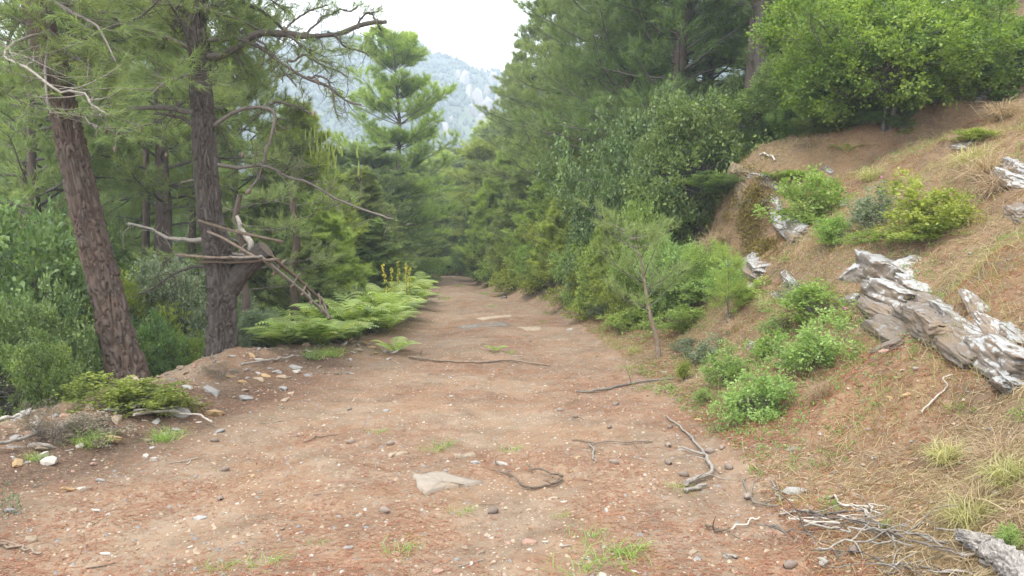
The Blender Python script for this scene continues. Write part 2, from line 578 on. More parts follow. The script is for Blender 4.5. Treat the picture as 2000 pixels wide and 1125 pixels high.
L_GRASS = mat_leaf('green_grass', (.13, .21, .05), (.32, .42, .12), .4)
L_RED = mat_leaf('fallen_pine_needles', (.20, .088, .042), (.40, .205, .10), .15, .7)
L_FLOW = mat_leaf('yellow_petals', (.55, .48, .06), (.70, .62, .14), .4)
L_PINK = mat_leaf('pink_petals', (.55, .16, .45), (.70, .28, .6), .4)
L_FAR = mat_leaf('far_forest', (.022, .036, .02), (.048, .066, .03), .1)

# ------------------------------------------------------------------ ground mesh
def axis(segs):
    out = []
    for a, b, s0, s1 in segs:
        x = a
        while x < b - 1e-6:
            out.append(x)
            f = (x - a) / (b - a)
            x += s0 + (s1 - s0) * f
    out.append(segs[-1][1])
    return np.array(out)

gx = axis([(-220, -30, 12, 3), (-30, -5, 2, .12), (-5, 7.5, .045, .045), (7.5, 30, .1, 2), (30, 220, 3, 12)])
gy = axis([(-30, 1.5, 3, .2), (1.5, 11, .042, .042), (11, 22, .05, .14), (22, 60, .16, 1.2), (60, 260, 2, 12)])
GX, GY = np.meshgrid(gx, gy)
GZ = H(GX, GY)
t_, u_ = tracks(GX, GY)
edge = .25 * fbm(xyz(GX, GY) * 2.5, 3, 77)
trk = np.clip(1 - (t_ - .15 + edge) / .45, 0, 1) * np.clip(1 - (u_ - .9 + edge) / .4, 0, 1)
verge = 1.3 * np.exp(-((u_ + .25) / .62) ** 2) * np.clip((12.5 - GY) / 1.5, 0, 1) * (.65 + .5 * fbm(xyz(GX, GY) * 1.5, 2, 88))
wood = np.maximum(np.clip((u_ - 1.2) / .8, 0, 1), np.clip((GY - 14) / 6, 0, 1) * np.clip((t_ - 2.2) / 1, 0, 1)) * .8
wood = np.maximum(wood, np.clip((GY - 44) / 6, 0, 1))
ny, nx = GX.shape
i, j = np.meshgrid(np.arange(ny - 1), np.arange(nx - 1), indexing='ij')
a = i * nx + j
quads = np.stack([a, a + 1, a + nx + 1, a + nx], -1).reshape(-1, 4)
tc_, uc_ = t_[:-1, :-1].ravel(), u_[:-1, :-1].ravel()
allV = np.stack([GX, GY, GZ], -1).reshape(-1, 3)
for nm, sel in (('track', (tc_ <= 0.1) & (uc_ <= 0)), ('bank', tc_ > 0.1), ('valley_slope', (uc_ > 0) & (tc_ <= .1))):
    q = quads[sel]
    uq, inv = np.unique(q, return_inverse=True)
    mb = MB().add(allV[uq], inv.reshape(-1, 4))
    o = mb.build(nm, G_MAT, smooth=True, attrs={'track': trk.ravel()[uq], 'wood': wood.ravel()[uq], 'verge': np.clip(verge, 0, 1).ravel()[uq]})
    o['kind'] = 'structure'

# ------------------------------------------------------------------ mountain
MS = .36
def HM(x, y):
    return MS * HM0(np.asarray(x) / MS, np.asarray(y) / MS)

def HM0(x, y):
    # long wooded mountain across the valley
    ridge = 1000 + 60 * vn(xyz(x / 260, 0 * y), 3)
    crest = 246 + 16 * vn(xyz(x / 150, 0 * y), 5) + 10 * vn(xyz(x / 45, 0 * y), 6) + np.clip((x + 60) / 4, 0, 60) * .45
    f = np.clip((y - 200) / (ridge - 200), 0, 1)
    z = -66 + (crest + 66) * (0.25 * f + 0.75 * f ** 1.45)
    back = np.clip((y - ridge) / 600, 0, 1)
    z = z - back * 260
    gul = 1 - np.abs(vn(xyz(x / 95 + y / 260, y / 420), 9))
    z = z - 26 * gul ** 3 * np.sin(PI * f) + 7 * fbm(xyz(x / 40, y / 40), 3, 12) * np.clip(f * 4, 0, 1)
    # nearer spur with pale slabs, left of centre
    sp = 62 * np.exp(-((x + 75) / 95) ** 2 - ((y - 420) / 90) ** 2)
    return z + sp

mxs = MS * np.linspace(-1500, 1500, 260)
mys = MS * np.concatenate([np.linspace(200, 1100, 150), np.linspace(1115, 2200, 30)])
MX, MY = np.meshgrid(mxs, mys)
MZ = HM(MX, MY)
ny, nx = MX.shape
i, j = np.meshgrid(np.arange(ny - 1), np.arange(nx - 1), indexing='ij')
a = i * nx + j
m, t = newmat('mountain_scrub')
g = N(t)
pos = g.n('ShaderNodeNewGeometry').outputs['Position']
c = g.mix(g.ramp(g.noise(pos, .085, 6, .7), .4, .6), (.05, .075, .035), (.10, .115, .06))
c = g.mix(g.ramp(g.noise(pos, .024, 7, .75, .5), .67, .71), c, (.28, .26, .24))
out_principled(g, c, .95, .1)
o = MB().add(np.stack([MX, MY, MZ], -1), np.stack([a, a + 1, a + nx + 1, a + nx], -1).reshape(-1, 4)).build('mountain', m, smooth=True)
o['kind'] = 'structure'

def blob_trees(n, xr, yr, hf, size, seed, name, mat, keep=None):
    r = np.random.default_rng(seed)
    x = r.uniform(*xr, n)
    y = r.uniform(*yr, n)
    if keep is not None:
        k = keep(x, y, r)
        x, y = x[k], y[k]
        n = len(x)
    z = hf(x, y)
    s = size * r.uniform(.55, 1.3, n)
    th = np.arange(5) * 2 * PI / 5
    V = np.zeros((n, 12, 3))
    ph = r.uniform(0, 6, n)
    for lv, (rr, zz) in enumerate(((.42, .25), (.34, .75))):
        for k in range(5):
            q = rr * r.uniform(.65, 1.35, n) * s
            V[:, lv * 5 + k, 0] = q * np.cos(th[k] + ph + lv * .6)
            V[:, lv * 5 + k, 1] = q * np.sin(th[k] + ph + lv * .6)
            V[:, lv * 5 + k, 2] = zz * s * r.uniform(.8, 1.2, n)
    V[:, 10, 2] = 1.2 * s
    V[:, 11, 2] = -.1 * s
    V += np.stack([x, y, z], -1)[:, None]
    f = []
    for k in range(5):
        k2 = (k + 1) % 5
        f += [[k, k2, 5 + k], [k2, 5 + k2, 5 + k], [5 + k, 5 + k2, 10], [11, k2, k]]
    f = np.array(f)
    Fa = (f[None] + (np.arange(n) * 12)[:, None, None]).reshape(-1, 3)
    o = MB().add(V, Fa, np.repeat(r.uniform(0, 1, n), 12)).build(name, mat)
    return tag(o, kind='stuff')

def rocky(x, y):
    """pale rock country on the mountain"""
    x, y = x / MS, y / MS
    q = fbm(xyz(x / 60, y / 60), 3, 91)
    c1 = np.exp(-((x / y + .035) / .045) ** 2 - ((y - 800) / 110) ** 2)
    c2 = np.exp(-((x / y + .19) / .05) ** 2 - ((y - 440) / 40) ** 2)
    return c1 + c2 + .15 * q
o = blob_trees(42000, (-260, 200), (110, 392), HM, 2.0, 5, 'mountain_forest', L_FAR,
               keep=lambda x, y, r: (rocky(x, y) < .62) | (r.random(len(x)) < .12))
tag(o, 'hazy pine forest covering the far mountain', 'forest')

# ------------------------------------------------------------------ rocks
def rockmesh(name, dims, seed, mat, n=10, rough=.16, strat=.05, box=.55):
    """bedded, broken block: a rounded box with facets and bedding steps"""
    lin = np.linspace(-1, 1, n + 1)
    V, Fa, c = [], [], 0
    for ax in range(3):
        for sg in (-1, 1):
            A, B = np.meshgrid(lin, lin, indexing='ij')
            P = np.zeros((n + 1, n + 1, 3))
            P[..., ax] = sg
            P[..., (ax + 1) % 3] = A
            P[..., (ax + 2) % 3] = B
            i, j = np.meshgrid(np.arange(n), np.arange(n), indexing='ij')
            a = i * (n + 1) + j + c
            q = np.stack([a, a + n + 1, a + n + 2, a + 1], -1).reshape(-1, 4)
            V.append(P.reshape(-1, 3))
            Fa.append(q if sg > 0 else q[:, ::-1])
            c += (n + 1) ** 2
    V, Fa = np.concatenate(V), np.concatenate(Fa)
    sph = unit(V)
    P = V * box + sph * (1 - box) * 1.15
    s0 = seed * 7.7
    rr = np.random.default_rng(seed)
    for _ in range(7):                                  # joint planes break off corners and edges
        nn_ = unit(rr.normal(size=3) * np.array([1, 1, .8]))
        e = P @ nn_ - rr.uniform(.72, 1.05)
        P = P - np.where(e > 0, e, 0)[:, None] * nn_
    P = P * (1 + rough * .45 * fbm(P * 1.1 + s0, 2, seed)[:, None])
    bed = P[:, 2] + .12 * vn(P * 1.3 + s0, seed)
    saw = (bed * (2.2 + rr.random())) % 1.0         # stepped bedding edges
    k = _hash(np.floor(bed * 4.5).astype(np.int64), np.full(len(P), seed, np.int64), np.zeros(len(P), np.int64), 3)
    P[:, :2] *= (1 - strat * (saw ** 2) + strat * .8 * k)[:, None]
    cut = np.abs(vn(P * np.array([1.7, 1.7, .7]) + s0, seed + 4))
    P *= (1 - .10 * np.clip(.10 - cut, 0, 1) / .10)[:, None]
    P += .05 * np.stack([fbm(P * 5 + s0 + q * 9, 3, seed + q) for q in range(3)], -1)
    P *= np.array(dims) / 2
    me = MB().add(P, Fa).mesh(name, [mat])
    import bmesh
    bm = bmesh.new()
    bm.from_mesh(me)
    bmesh.ops.remove_doubles(bm, verts=bm.verts, dist=min(dims) * .004)
    bm.to_mesh(me)
    bm.free()
    return me

def stonemesh(name, seed, mat, flat=.45):
    r = np.random.default_rng(seed)
    import bmesh
    bm = bmesh.new()
    bmesh.ops.create_icosphere(bm, subdivisions=1, radius=.5)
    d = r.uniform(.6, 1.0, 6)
    nrm = unit(r.normal(size=(6, 3)))
    for v in bm.verts:
        p = np.array(v.co)
        for k in range(6):                   # planar breaks
            e = p @ nrm[k] - .36 * d[k]
            if e > 0: p = p - nrm[k] * e
        p *= (1 + .08 * r.normal())
        v.co = (p[0] * 1.15, p[1] * .85, p[2] * flat * 1.2)
    me = bpy.data.meshes.new(name)
    bm.to_mesh(me)
    bm.free()
    me.materials.append(mat)
    return me

# pale granite towers on the mountain (far)
gran = [rockmesh('granite_crag', (1, 1, 1), 300 + k, GRANITE, 9, .30, .10, .3) for k in range(4)]
def mpix(px, py):
    d = ndir(px, py)
    ys = np.arange(90, 395, .4)
    z = CAMZ + d[2] / d[1] * ys
    x = d[0] / d[1] * ys
    b = np.nonzero(z < HM(x, ys))[0]
    k = b[0] if len(b) else -1
    return x[k], ys[k]
crags = [(905, 170, 30, 40), (918, 195, 26, 40), (935, 205, 34, 40), (950, 190, 22, 30), (965, 170, 30, 36), (975, 205, 34, 50),
         (955, 225, 40, 40), (990, 190, 36, 44), (1000, 215, 34, 40), (940, 245, 36, 26), (1015, 180, 26, 30), (880, 245, 20, 22),
         (872, 262, 22, 30), (925, 225, 24, 26), (895, 160, 20, 26), (1008, 240, 30, 24), (968, 248, 30, 26), (690, 296, 34, 26), (712, 300, 40, 22),
         (738, 298, 34, 18), (843, 318, 26, 30), (850, 345, 20, 26), (715, 355, 26, 18), (665, 305, 22, 20), (60, 380, 60, 30), (150, 330, 30, 20), (210, 385, 40, 24)]
for k, (px, py, wp, hp) in enumerate(crags):
    x, y = mpix(px, py)
    s = y / F
    nm = 'pale rock tower among trees high on the far mountain' if py < 230 and px > 850 else (
        'pale rock slab low on the far mountain right of the layered pine' if px > 800 else
        'pale rock slab showing low between the trees on the left' if px < 300 else 'pale rock slab on the spur behind the layered pine')
    o = link('granite_crag', gran[k % 4], None, (x, y, float(HM(x, y)) + hp * s * .1))
    o.scale = (wp * s * .62, wp * s * .62, hp * s * 1.35)
    o.rotation_euler = (RNG.uniform(-.2, .2), RNG.uniform(-.35, .1), RNG.uniform(0, 6))
    tag(o, nm, 'crag', 'pale crags on the mountain')

# ------------------------------------------------------------------ foliage
def needles(P, D, n, L, wd, spread, r, run=.10, droop=.1):
    """n needles around each tuft; one thin triangle each"""
    K = len(P)
    dirs = unit(D[:, None] + spread * r.normal(size=(K, n, 3)) * .6 + np.array([0, 0, -droop]))
    base = P[:, None] + D[:, None] * (r.random((K, n, 1)) * run)
    side = unit(np.cross(dirs, r.normal(size=(K, n, 3)))) * (wd / 2)
    Ln = L * r.uniform(.65, 1.1, (K, n, 1))
    V = np.stack([base + side, base - side, base + dirs * Ln], 2).reshape(-1, 3)
    Fa = np.arange(K * n * 3).reshape(-1, 3)
    tint = np.clip(r.normal(.45, .22, (K, 1)) + r.normal(0, .14, (K, n)), 0, 1)
    return V, Fa, np.repeat(tint.ravel(), 3)

def leafquads(P, D, L, wd, r, tint, up=.5, curl=.15):
    n = len(P)
    D = unit(D)
    nr = unit(r.normal(size=(n, 3)) * .7 + np.array([0, 0, up]))
    S = unit(np.cross(D, nr))
    Nn = np.cross(S, D)
    Ln = (L * r.uniform(.6, 1.15, n))[:, None]
    W = Ln * (wd / L) * .5
    mid = P + D * Ln * .45
    V = np.stack([P, mid + S * W + Nn * Ln * curl, P + D * Ln, mid - S * W + Nn * Ln * curl], 1).reshape(-1, 3)
    b = np.arange(n)[:, None] * 4
    Fa = np.concatenate([b + np.array([0, 1, 2]), b + np.array([0, 2, 3])])
    return V, Fa, np.repeat(np.clip(tint, 0, 1), 4)

def grow(p0, d0, L, S, up, wob, r):
    """bent limb paths (K,S,3)"""
    K = len(p0)
    d = unit(np.asarray(d0, float)).copy()
    P = np.zeros((K, S, 3))
    P[:, 0] = p0
    st = (np.asarray(L) / (S - 1))[:, None]
    for k in range(1, S):
        d = unit(d + np.array([0, 0, 1]) * np.asarray(up).reshape(-1, 1) / S + r.normal(size=(K, 3)) * wob)
        P[:, k] = P[:, k - 1] + d * st
    return P

def pine_limbs(mb, paths, r0, r, nsub=10, tw=.35, ntuft=4, nn=16, L=.14, wd=.006, spread=.8, bare=.3, droop=.1, wood=0, leaf=1, upt=.25, twr=.006, msides=5):
    """paths (K,S,3): wood + side twigs + needle tufts"""
    K, S = paths.shape[:2]
    rad = r0[:, None] * np.linspace(1, .18, S)[None]
    mb.add(*tubes(paths, rad, msides), mat=wood)
    seg = np.linalg.norm(np.diff(paths, axis=1), axis=2).sum(1)
    tt = bare + (1 - bare) * (np.arange(nsub)[None] + r.random((K, nsub))) / nsub
    f = tt * (S - 1)
    i = np.minimum(f.astype(int), S - 2)
    fr = (f - i)[..., None]
    kk = np.arange(K)[:, None]
    a, b = paths[kk, i], paths[kk, i + 1]
    pos = a * (1 - fr) + b * fr
    tan = unit(b - a)
    sidev = unit(np.cross(tan, np.array([0, 0, 1.])))
    sg = np.where((np.arange(nsub) % 2)[None] == 0, 1, -1)[..., None]
    ang = r.uniform(.5, 1.2, (K, nsub, 1))
    d = tan * np.cos(ang) + sidev * sg * np.sin(ang) + r.normal(size=(K, nsub, 3)) * .18 + np.array([0, 0, upt])
    Lt = (seg[:, None] * tw * (1.15 - .75 * tt) * r.uniform(.6, 1.2, (K, nsub)))
    tp = grow(pos.reshape(-1, 3), d.reshape(-1, 3), Lt.ravel(), 4, .25, .14, r)
    mb.add(*tubes(tp, np.full((len(tp), 4), twr) * np.array([1, .8, .6, .4]), 3), mat=wood)
    # tufts on the twigs and at the limb ends
    ft = np.linspace(.35, 1, ntuft)
    f = ft * 3
    i = np.minimum(f.astype(int), 2)
    fr = (f - i)[None, :, None]
    P = tp[:, i] * (1 - fr) + tp[:, i + 1] * fr
    D = unit(tp[:, i + 1] - tp[:, i]) + r.normal(size=P.shape) * .35 + np.array([0, 0, .25])
    P = P.reshape(-1, 3) + r.normal(size=(P.shape[0] * P.shape[1], 3)) * .02
    D = unit(D.reshape(-1, 3))
    P = np.concatenate([P, paths[:, -1]])
    D = np.concatenate([D, unit(paths[:, -1] - paths[:, -2])])
    V, Fa, T = needles(P, D, nn, L, wd, spread, r, run=L * .8, droop=droop)
    mb.add(V, Fa, T, leaf)

def trunk(path, radii, sides, rings, depth, seed, flare=0.0):
    """bark trunk with deep plates; returns verts, quads, tint"""
    P = interp_path(path, rings)
    R = np.interp(np.linspace(0, 1, rings), np.linspace(0, 1, len(radii)), radii)
    T = unit(np.gradient(P, axis=0))
    A = unit(np.cross(T, np.array([0, 1., .01])))
    B = np.cross(T, A)
    s = np.concatenate([[0], np.cumsum(np.linalg.norm(np.diff(P, axis=0), axis=1))])
    th = np.arange(sides) * 2 * PI / sides
    TH, Sg = np.meshgrid(th, s)
    cx, cy = np.cos(TH), np.sin(TH)
    R0 = R.max()
    Q = np.stack([cx * 2.2, cy * 2.2, Sg * 1.6 / R0 * .18], -1)
    warp = np.stack([vn(Q * 2, seed), vn(Q * 2, seed + 1), vn(Q * 2, seed + 2)], -1)
    n1 = vn(np.stack([cx * 2.7, cy * 2.7, Sg * .75 / R0], -1) + warp * .9, seed + 3)
    n2 = vn(np.stack([cx * 5.6, cy * 5.6, Sg * 2.2 / R0], -1) + warp * 1.2, seed + 5)
    fis = np.minimum(np.abs(n1) * 3.0, np.abs(n2) * 2.6 + .25)
    fis = np.clip(fis, 0, 1)
    disp = depth * (fis - .5) + depth * .35 * n2 + .06 * R0 * vn(np.stack([cx, cy, Sg * .8], -1), seed + 8)
    fl = flare * R0 * np.exp(-Sg / .35) * (1 + .5 * np.cos(3 * TH + seed))
    rr = R[:, None] + disp + fl
    V = P[:, None] + rr[..., None] * (cx[..., None] * A[:, None] + cy[..., None] * B[:, None])
    i, j = np.meshgrid(np.arange(rings - 1), np.arange(sides), indexing='ij')
    a = i * sides + j
    b = i * sides + (j + 1) % sides
    return V.reshape(-1, 3), np.stack([a, b, b + sides, a + sides], -1).reshape(-1, 4), (np.clip(1 - fis * 1.6, 0, 1) * .8).ravel()

def make_pine(name, Hh, r0, seed, crown0=.3, spanr=.28, nl=60, shape='cone', nsub=11, ntuft=4, nn=14, L=.17, wd=.012, mat=L_PINE, bare=.25, bark=BARK_FAR, el=(.15, .5), up=.25, wob=.05, layers=0):
    r = np.random.default_rng(seed)
    root = thing(name, '', 'tree')
    zz = np.linspace(0, Hh, 7)
    path = np.stack([.02 * Hh * r.normal(size=7).cumsum() * .35, .02 * Hh * r.normal(size=7).cumsum() * .35, zz], -1)
    path[0, :2] = 0
    V, Q, T = trunk(path, [r0 * 1.1, r0, r0 * .8, r0 * .6, r0 * .4, r0 * .2, r0 * .06], 14, 60, r0 * .12, seed, .3)
    MB().add(V, Q, T).build('trunk', bark, root, smooth=True)
    h = crown0 + (1 - crown0) * ((np.arange(nl) + r.random(nl)) / nl) ** .9
    if layers:
        h = crown0 + (1 - crown0) * np.round((h - crown0) / (1 - crown0) * layers) / layers + r.normal(size=nl) * .008
        h = np.clip(h, crown0, .985)
    q = (h - crown0) / (1 - crown0)
    az0 = np.arange(nl) * 2.39996
    if shape == 'cone':
        tf = np.random.default_rng(seed + 9).uniform(.62, 1.25, layers + 2)[np.clip(np.round(q * layers), 0, layers).astype(int)] if layers else 1
        lob = 1 + .35 * np.sin(az0 * 2 + q * 9)
        Ln = Hh * spanr * (1 - .55 * q ** 2.5) * tf * lob * np.clip(.75 + q * 1.5, 0, 1)
    elif shape == 'round':
        Ln = Hh * spanr * np.sqrt(np.clip(1 - (q * 1.6 - .65) ** 2 / 1.05, .06, 1))
    else:
        Ln = Hh * spanr * np.clip(1.05 - q ** 1.5 * .85, .12, 1)
    Ln = Ln * r.uniform(.65, 1.15, nl)
    az = np.arange(nl) * 2.39996 + r.normal(size=nl) * .4
    e = r.uniform(*el, nl) + q * .5
    d = np.stack([np.cos(az) * np.cos(e), np.sin(az) * np.cos(e), np.sin(e)], -1)
    P0 = interp_path(path, 200)[np.minimum((h * 199).astype(int), 199)]
    pp = grow(P0, d, Ln, 8, up, wob, r)
    mb = MB()
    pine_limbs(mb, pp, np.maximum(r0 * .22 * (1 - q * .7), .008), r, nsub=nsub, ntuft=ntuft, nn=nn, L=L, wd=wd, bare=bare, tw=.36)
    mb.build('crown', [TWIG, mat], root)
    root['h'] = Hh
    return root

def make_leafy(name, seed, R=(1, 1, 1), nclump=60, npc=60, leaf=(.05, .03), clump=.22, mat=L_ROUND, wood=BROADBARK, stems=6, stemr=.03, trunkh=.0, cat='shrub', shell=.45, up=.35, base=(0, 0, 0), flowers=None, lobes=.3, dens_bottom=True, stem_spread=.25, yoff=0):
    """a shrub or broad crown: stems -> clumps -> leaves. R = half extents, centre at z = trunkh + R[2]"""
    r = np.random.default_rng(seed)
    root = thing(name, '', cat)
    u = unit(r.normal(size=(nclump, 3)))
    if not dens_bottom:
        u[:, 2] = np.where(u[:, 2] < -.25, -u[:, 2], u[:, 2])
    rad = shell + (1 - shell) * r.random(nclump) ** .6
    rad = rad * (1 + lobes * vn(u * 1.7 + seed * 3.3, seed))
    C = u * rad[:, None] * np.array(R)
    cen = np.array([0, 0, trunkh + R[2] * .98])
    C = C + cen
    C[:, 2] = np.maximum(C[:, 2], .06 * R[2])
    # wood
    K = stems
    ang = np.arange(K) * 2 * PI / K + r.random(K)
    sb = np.stack([np.cos(ang), np.sin(ang), 0 * ang], -1) * stemr * 2.5 * (1 if K > 1 else 0)
    tips = cen + np.stack([np.cos(ang) * R[0], np.sin(ang) * R[1], r.uniform(.0, .5, K) * R[2]], -1) * stem_spread * (2 if trunkh < .01 else 1)
    mid = (sb + tips) / 2 + r.normal(size=(K, 3)) * .05 * max(R)
    wp = np.stack([interp_path([sb[k], mid[k], tips[k]], 8) for k in range(K)])
    wb = MB().add(*tubes(wp, stemr * np.linspace(1, .45, 8)[None] * r.uniform(.7, 1.1, (K, 1)), 6))
    st = wp[np.arange(nclump) % K, 3 + (np.arange(nclump) % 5)]
    bp = np.stack([st, st * .45 + C * .55 + r.normal(size=C.shape) * .07 * max(R), C], 1)
    bp = np.stack([interp_path(b, 5) for b in bp])
    wb.add(*tubes(bp, stemr * .3 * np.linspace(1, .25, 5)[None] * np.ones((nclump, 1)), 4))
    wb.build('stem' if trunkh < .01 else 'trunk', wood, root, smooth=True)
    # leaves: small sprays inside each clump
    n = nclump * npc
    ci = np.repeat(np.arange(nclump), npc)
    nsp = 9
    spd = unit(r.normal(size=(nclump, nsp, 3)) + u[:, None] * .7 + np.array([0, 0, up]))
    k = r.integers(0, nsp, n)
    D0 = spd[ci, k]
    cs = clump * r.uniform(.6, 1.25, nclump)
    f = r.random(n) ** .7
    P = C[ci] + D0 * (f * cs[ci])[:, None] + r.normal(size=(n, 3)) * clump * .13
    ok = P[:, 2] > .01
    P, D0, ci = P[ok], D0[ok], ci[ok]
    n = len(P)
    D = D0 + r.normal(size=(n, 3)) * .65
    ct = r.normal(.42, .16, nclump)
    V, Fa, T = leafquads(P, D, leaf[0], leaf[1], r, ct[ci] + r.normal(0, .2, n) + f[ok] * .1, up=.9)
    lb = MB().add(V, Fa, T)
    lb.build('foliage', mat, root)
    if flowers:
        nf, fm = flowers
        u2 = unit(r.normal(size=(nf, 3)) + np.array([0, -.5, .4]))
        for q in range(nf):
            c0 = cen + u2[q] * np.array(R) * 1.02
            a5 = np.arange(5) * 2 * PI / 5
            dd = np.stack([np.cos(a5), np.full(5, -.4), np.sin(a5)], -1)
            fv, ff, ft = leafquads(np.repeat(c0[None], 5, 0), dd, .022, .02, r, np.full(5, .6))
            MB().add(fv, ff, ft).build('flower', fm, root)
    return root

def park(root):
    """move a prototype's first use into place instead of leaving it at the origin"""
    root['fresh'] = 1
    return root

def use(root, loc, rz=0.0, sc=(1, 1, 1), label='', group=None, rot=None):
    if root.get('fresh'):
        del root['fresh']
        root.location = loc
        root.rotation_euler = rot if rot is not None else (0, 0, rz)
        root.scale = sc
        root['label'] = label
        if group: root['group'] = group
        return root
    o = dup(root, loc, rz, sc, label, group, rot)
    if not group and 'group' in o: del o['group']
    return o

# ---- the leaning pine at far left and the pine that carries the platform
def swob(S, r):
    c = r.normal(size=(8, 3)); c[0] = 0; c[-1] = 0
    f = r.normal(size=(S, 3)) * .18; f[0] = 0; f[-1] = 0
    return interp_path(c, S) + f

def near_pine(label, pixpath, Y, widths, seed, bark, ext, flare, name='pine_tree'):
    pts = np.array([at(px, py, y) for (px, py), y in zip(pixpath, Y)])
    base = pts[0]
    root = thing(name, label, 'tree', base)
    pts = np.vstack([pts, pts[-1] + np.array(ext)])
    rad = [wd / F * y / 2 for wd, y in zip(widths, Y)] + [.07]
    V, Q, T = trunk(pts - base, rad, 132, 620, .042, seed, flare)
    MB().add(V, Q, T).build('trunk', bark, root, smooth=True)
    return root, base

T1, B1 = near_pine('thick leaning pine with reddish bark at the left, nearest the camera',
    [(256, 790), (245, 720), (222, 630), (196, 520), (170, 420), (142, 300), (108, 140), (70, 0)], [8.6] * 8,
    [63, 59, 56, 53, 50, 47, 44, 42], 3, BARK_RED, (-.75, .3, 4.0), .3)
T2, B2 = near_pine('upright pine with a sawn side limb carrying an old plank platform',
    [(431, 755), (431, 700), (433, 620), (432, 550), (424, 490), (412, 430), (402, 330), (396, 220), (388, 90), (381, -20)], [9.4] * 10,
    [55, 50, 48, 51, 50, 41, 38, 36, 34, 32], 8, BARK, (-.15, .2, 4.2), .3)

def branch(root, base, pts, w0, w1, r, twigs=8, needle=False, mat=TWIG, name='branch', twl=.35, Y=9.4, curly=.3, label=None, nsub=14, nt=4, nn=18, wig=.02, wd=.0045):
    """one limb given by photo points (px,py[,Y]); optional bare twigs or needles"""
    P = np.array([at(p[0], p[1], p[2] if len(p) > 2 else Y) for p in pts]) - base
    S = 26
    path = interp_path(P, S)
    path += swob(S, r) * wig * 1.6
    rad = np.linspace(w0, w1, S) / F * Y / 2
    mb = MB()
    mb.add(*tubes(path, rad * (1 + .05 * r.normal(size=S) + .1 * swob(S, r)[:, 0]), 8))
    if twigs:
        tt = r.uniform(.2, 1, twigs)
        i = (tt * (S - 2)).astype(int)
        tan = unit(path[i + 1] - path[i])
        d = tan * .6 + r.normal(size=(twigs, 3)) * .6 + np.array([0, 0, -.1])
        tp = grow(path[i], d, twl * r.uniform(.4, 1.2, twigs), 9, r.uniform(-.6, .8, (twigs, 1)), curly, r)
        mb.add(*tubes(tp, np.linspace(.005, .0022, 9)[None] * np.ones((twigs, 1)), 4))
        j = r.integers(2, 7, twigs * 2)
        q = tp[np.arange(twigs * 2) % twigs, j]
        tp2 = grow(q, r.normal(size=(twigs * 2, 3)), twl * .5 * r.uniform(.4, 1.2, twigs * 2), 7, r.uniform(-.6, .8, (twigs * 2, 1)), curly, r)
        mb.add(*tubes(tp2, np.linspace(.003, .0018, 7)[None] * np.ones((twigs * 2, 1)), 3))
    if needle:
        pine_limbs(mb, path[None, ::2], np.array([.002]), r, nsub=nsub, tw=.28, ntuft=nt, nn=nn, L=.13, wd=wd, bare=.15, spread=.75, upt=.1)
        o = mb.build(name, [mat, needle], root)
    else:
        o = mb.build(name, [mat], root, smooth=True)
    if label: o['label'] = label
    return o

r = np.random.default_rng(21)
branch(T2, B2, [(378, 219), (330, 213), (250, 211)], 15, 7, r, 6, mat=GREYWOOD, wig=.006)
branch(T2, B2, [(380, 240), (340, 228), (300, 222)], 8, 4, r, 8, wig=.008)
branch(T2, B2, [(418, 246), (440, 232), (475, 216), (525, 211), (534, 236), (522, 290), (505, 340), (487, 372)], 9, 4, r, 14, mat=TWIG, wig=.01, twl=.3)
branch(T2, B2, [(525, 205), (560, 200), (612, 222)], 5, 3, r, 8, wig=.008, twl=.25)
branch(T2, B2, [(424, 322), (470, 328), (530, 330), (580, 350), (650, 385), (720, 408), (770, 428, 9.1)], 8, 3, r, 26, wig=.014, twl=.5)
branch(T2, B2, [(400, 468), (350, 462), (300, 452), (250, 436)], 9, 4, r, 8, mat=PALEWOOD, wig=.01)
branch(T2, B2, [(415, 520), (370, 525), (320, 545), (270, 575)], 7, 3, r, 10, wig=.012)
branch(T2, B2, [(390, 350), (352, 358)], 5, 3, r, 0, mat=GREYWOOD, wig=.004)
branch(T2, B2, [(400, 110), (450, 88), (510, 70), (600, 68), (690, 58), (755, 43)], 18, 7, r, 18, wig=.02, mat=TWIG, twl=.5)
branch(T2, B2, [(395, 80), (470, 80), (540, 110), (610, 155), (660, 185), (705, 205)], 9, 4, r, 26, wig=.015, twl=.45)
for (a_, b_, c_) in [((395, 70), (300, -10), (150, -40)), ((390, 60), (330, 60), (255, 120)), ((385, 20), (300, 70), (190, 90)),
                     ((385, 0), (470, -30), (560, 20)), ((388, 40), (430, 10), (500, 60)), ((385, 0), (450, 60), (470, 130)),
                     ((380, -60), (520, -60), (640, -10)), ((380, -90), (560, -90), (700, -40)), ((385, -20), (330, 30), (330, 110)),
                     ((380, -30), (360, 40), (420, 120)), ((395, 100), (450, 130), (500, 150)), ((390, 120), (330, 130), (280, 170))]:
    Yv = r.uniform(8.2, 10.3)
    branch(T2, B2, [(*a_, 9.4), (*b_, (9.4 + Yv) / 2), (*c_, Yv)], 8, 3, r, 7, needle=L_PINE, nsub=26, nt=4, nn=24)
for (a_, b_, c_) in [((600, 66), (640, 30), (700, 10)), ((560, 70), (600, 100), (650, 130)), ((640, 62), (680, 90), (720, 110)), ((540, 70), (590, 30), (640, 10)), ((700, 56), (720, 20), (745, 60)),
                     ((600, 150), (640, 160), (660, 230)), ((560, 120), (600, 110), (680, 150)), ((500, 75), (530, 100), (580, 170))]:
    branch(T2, B2, [a_, b_, c_], 5, 3, r, 6, needle=L_PINE, nsub=14, nt=3, nn=11, wig=.01, twl=.3)
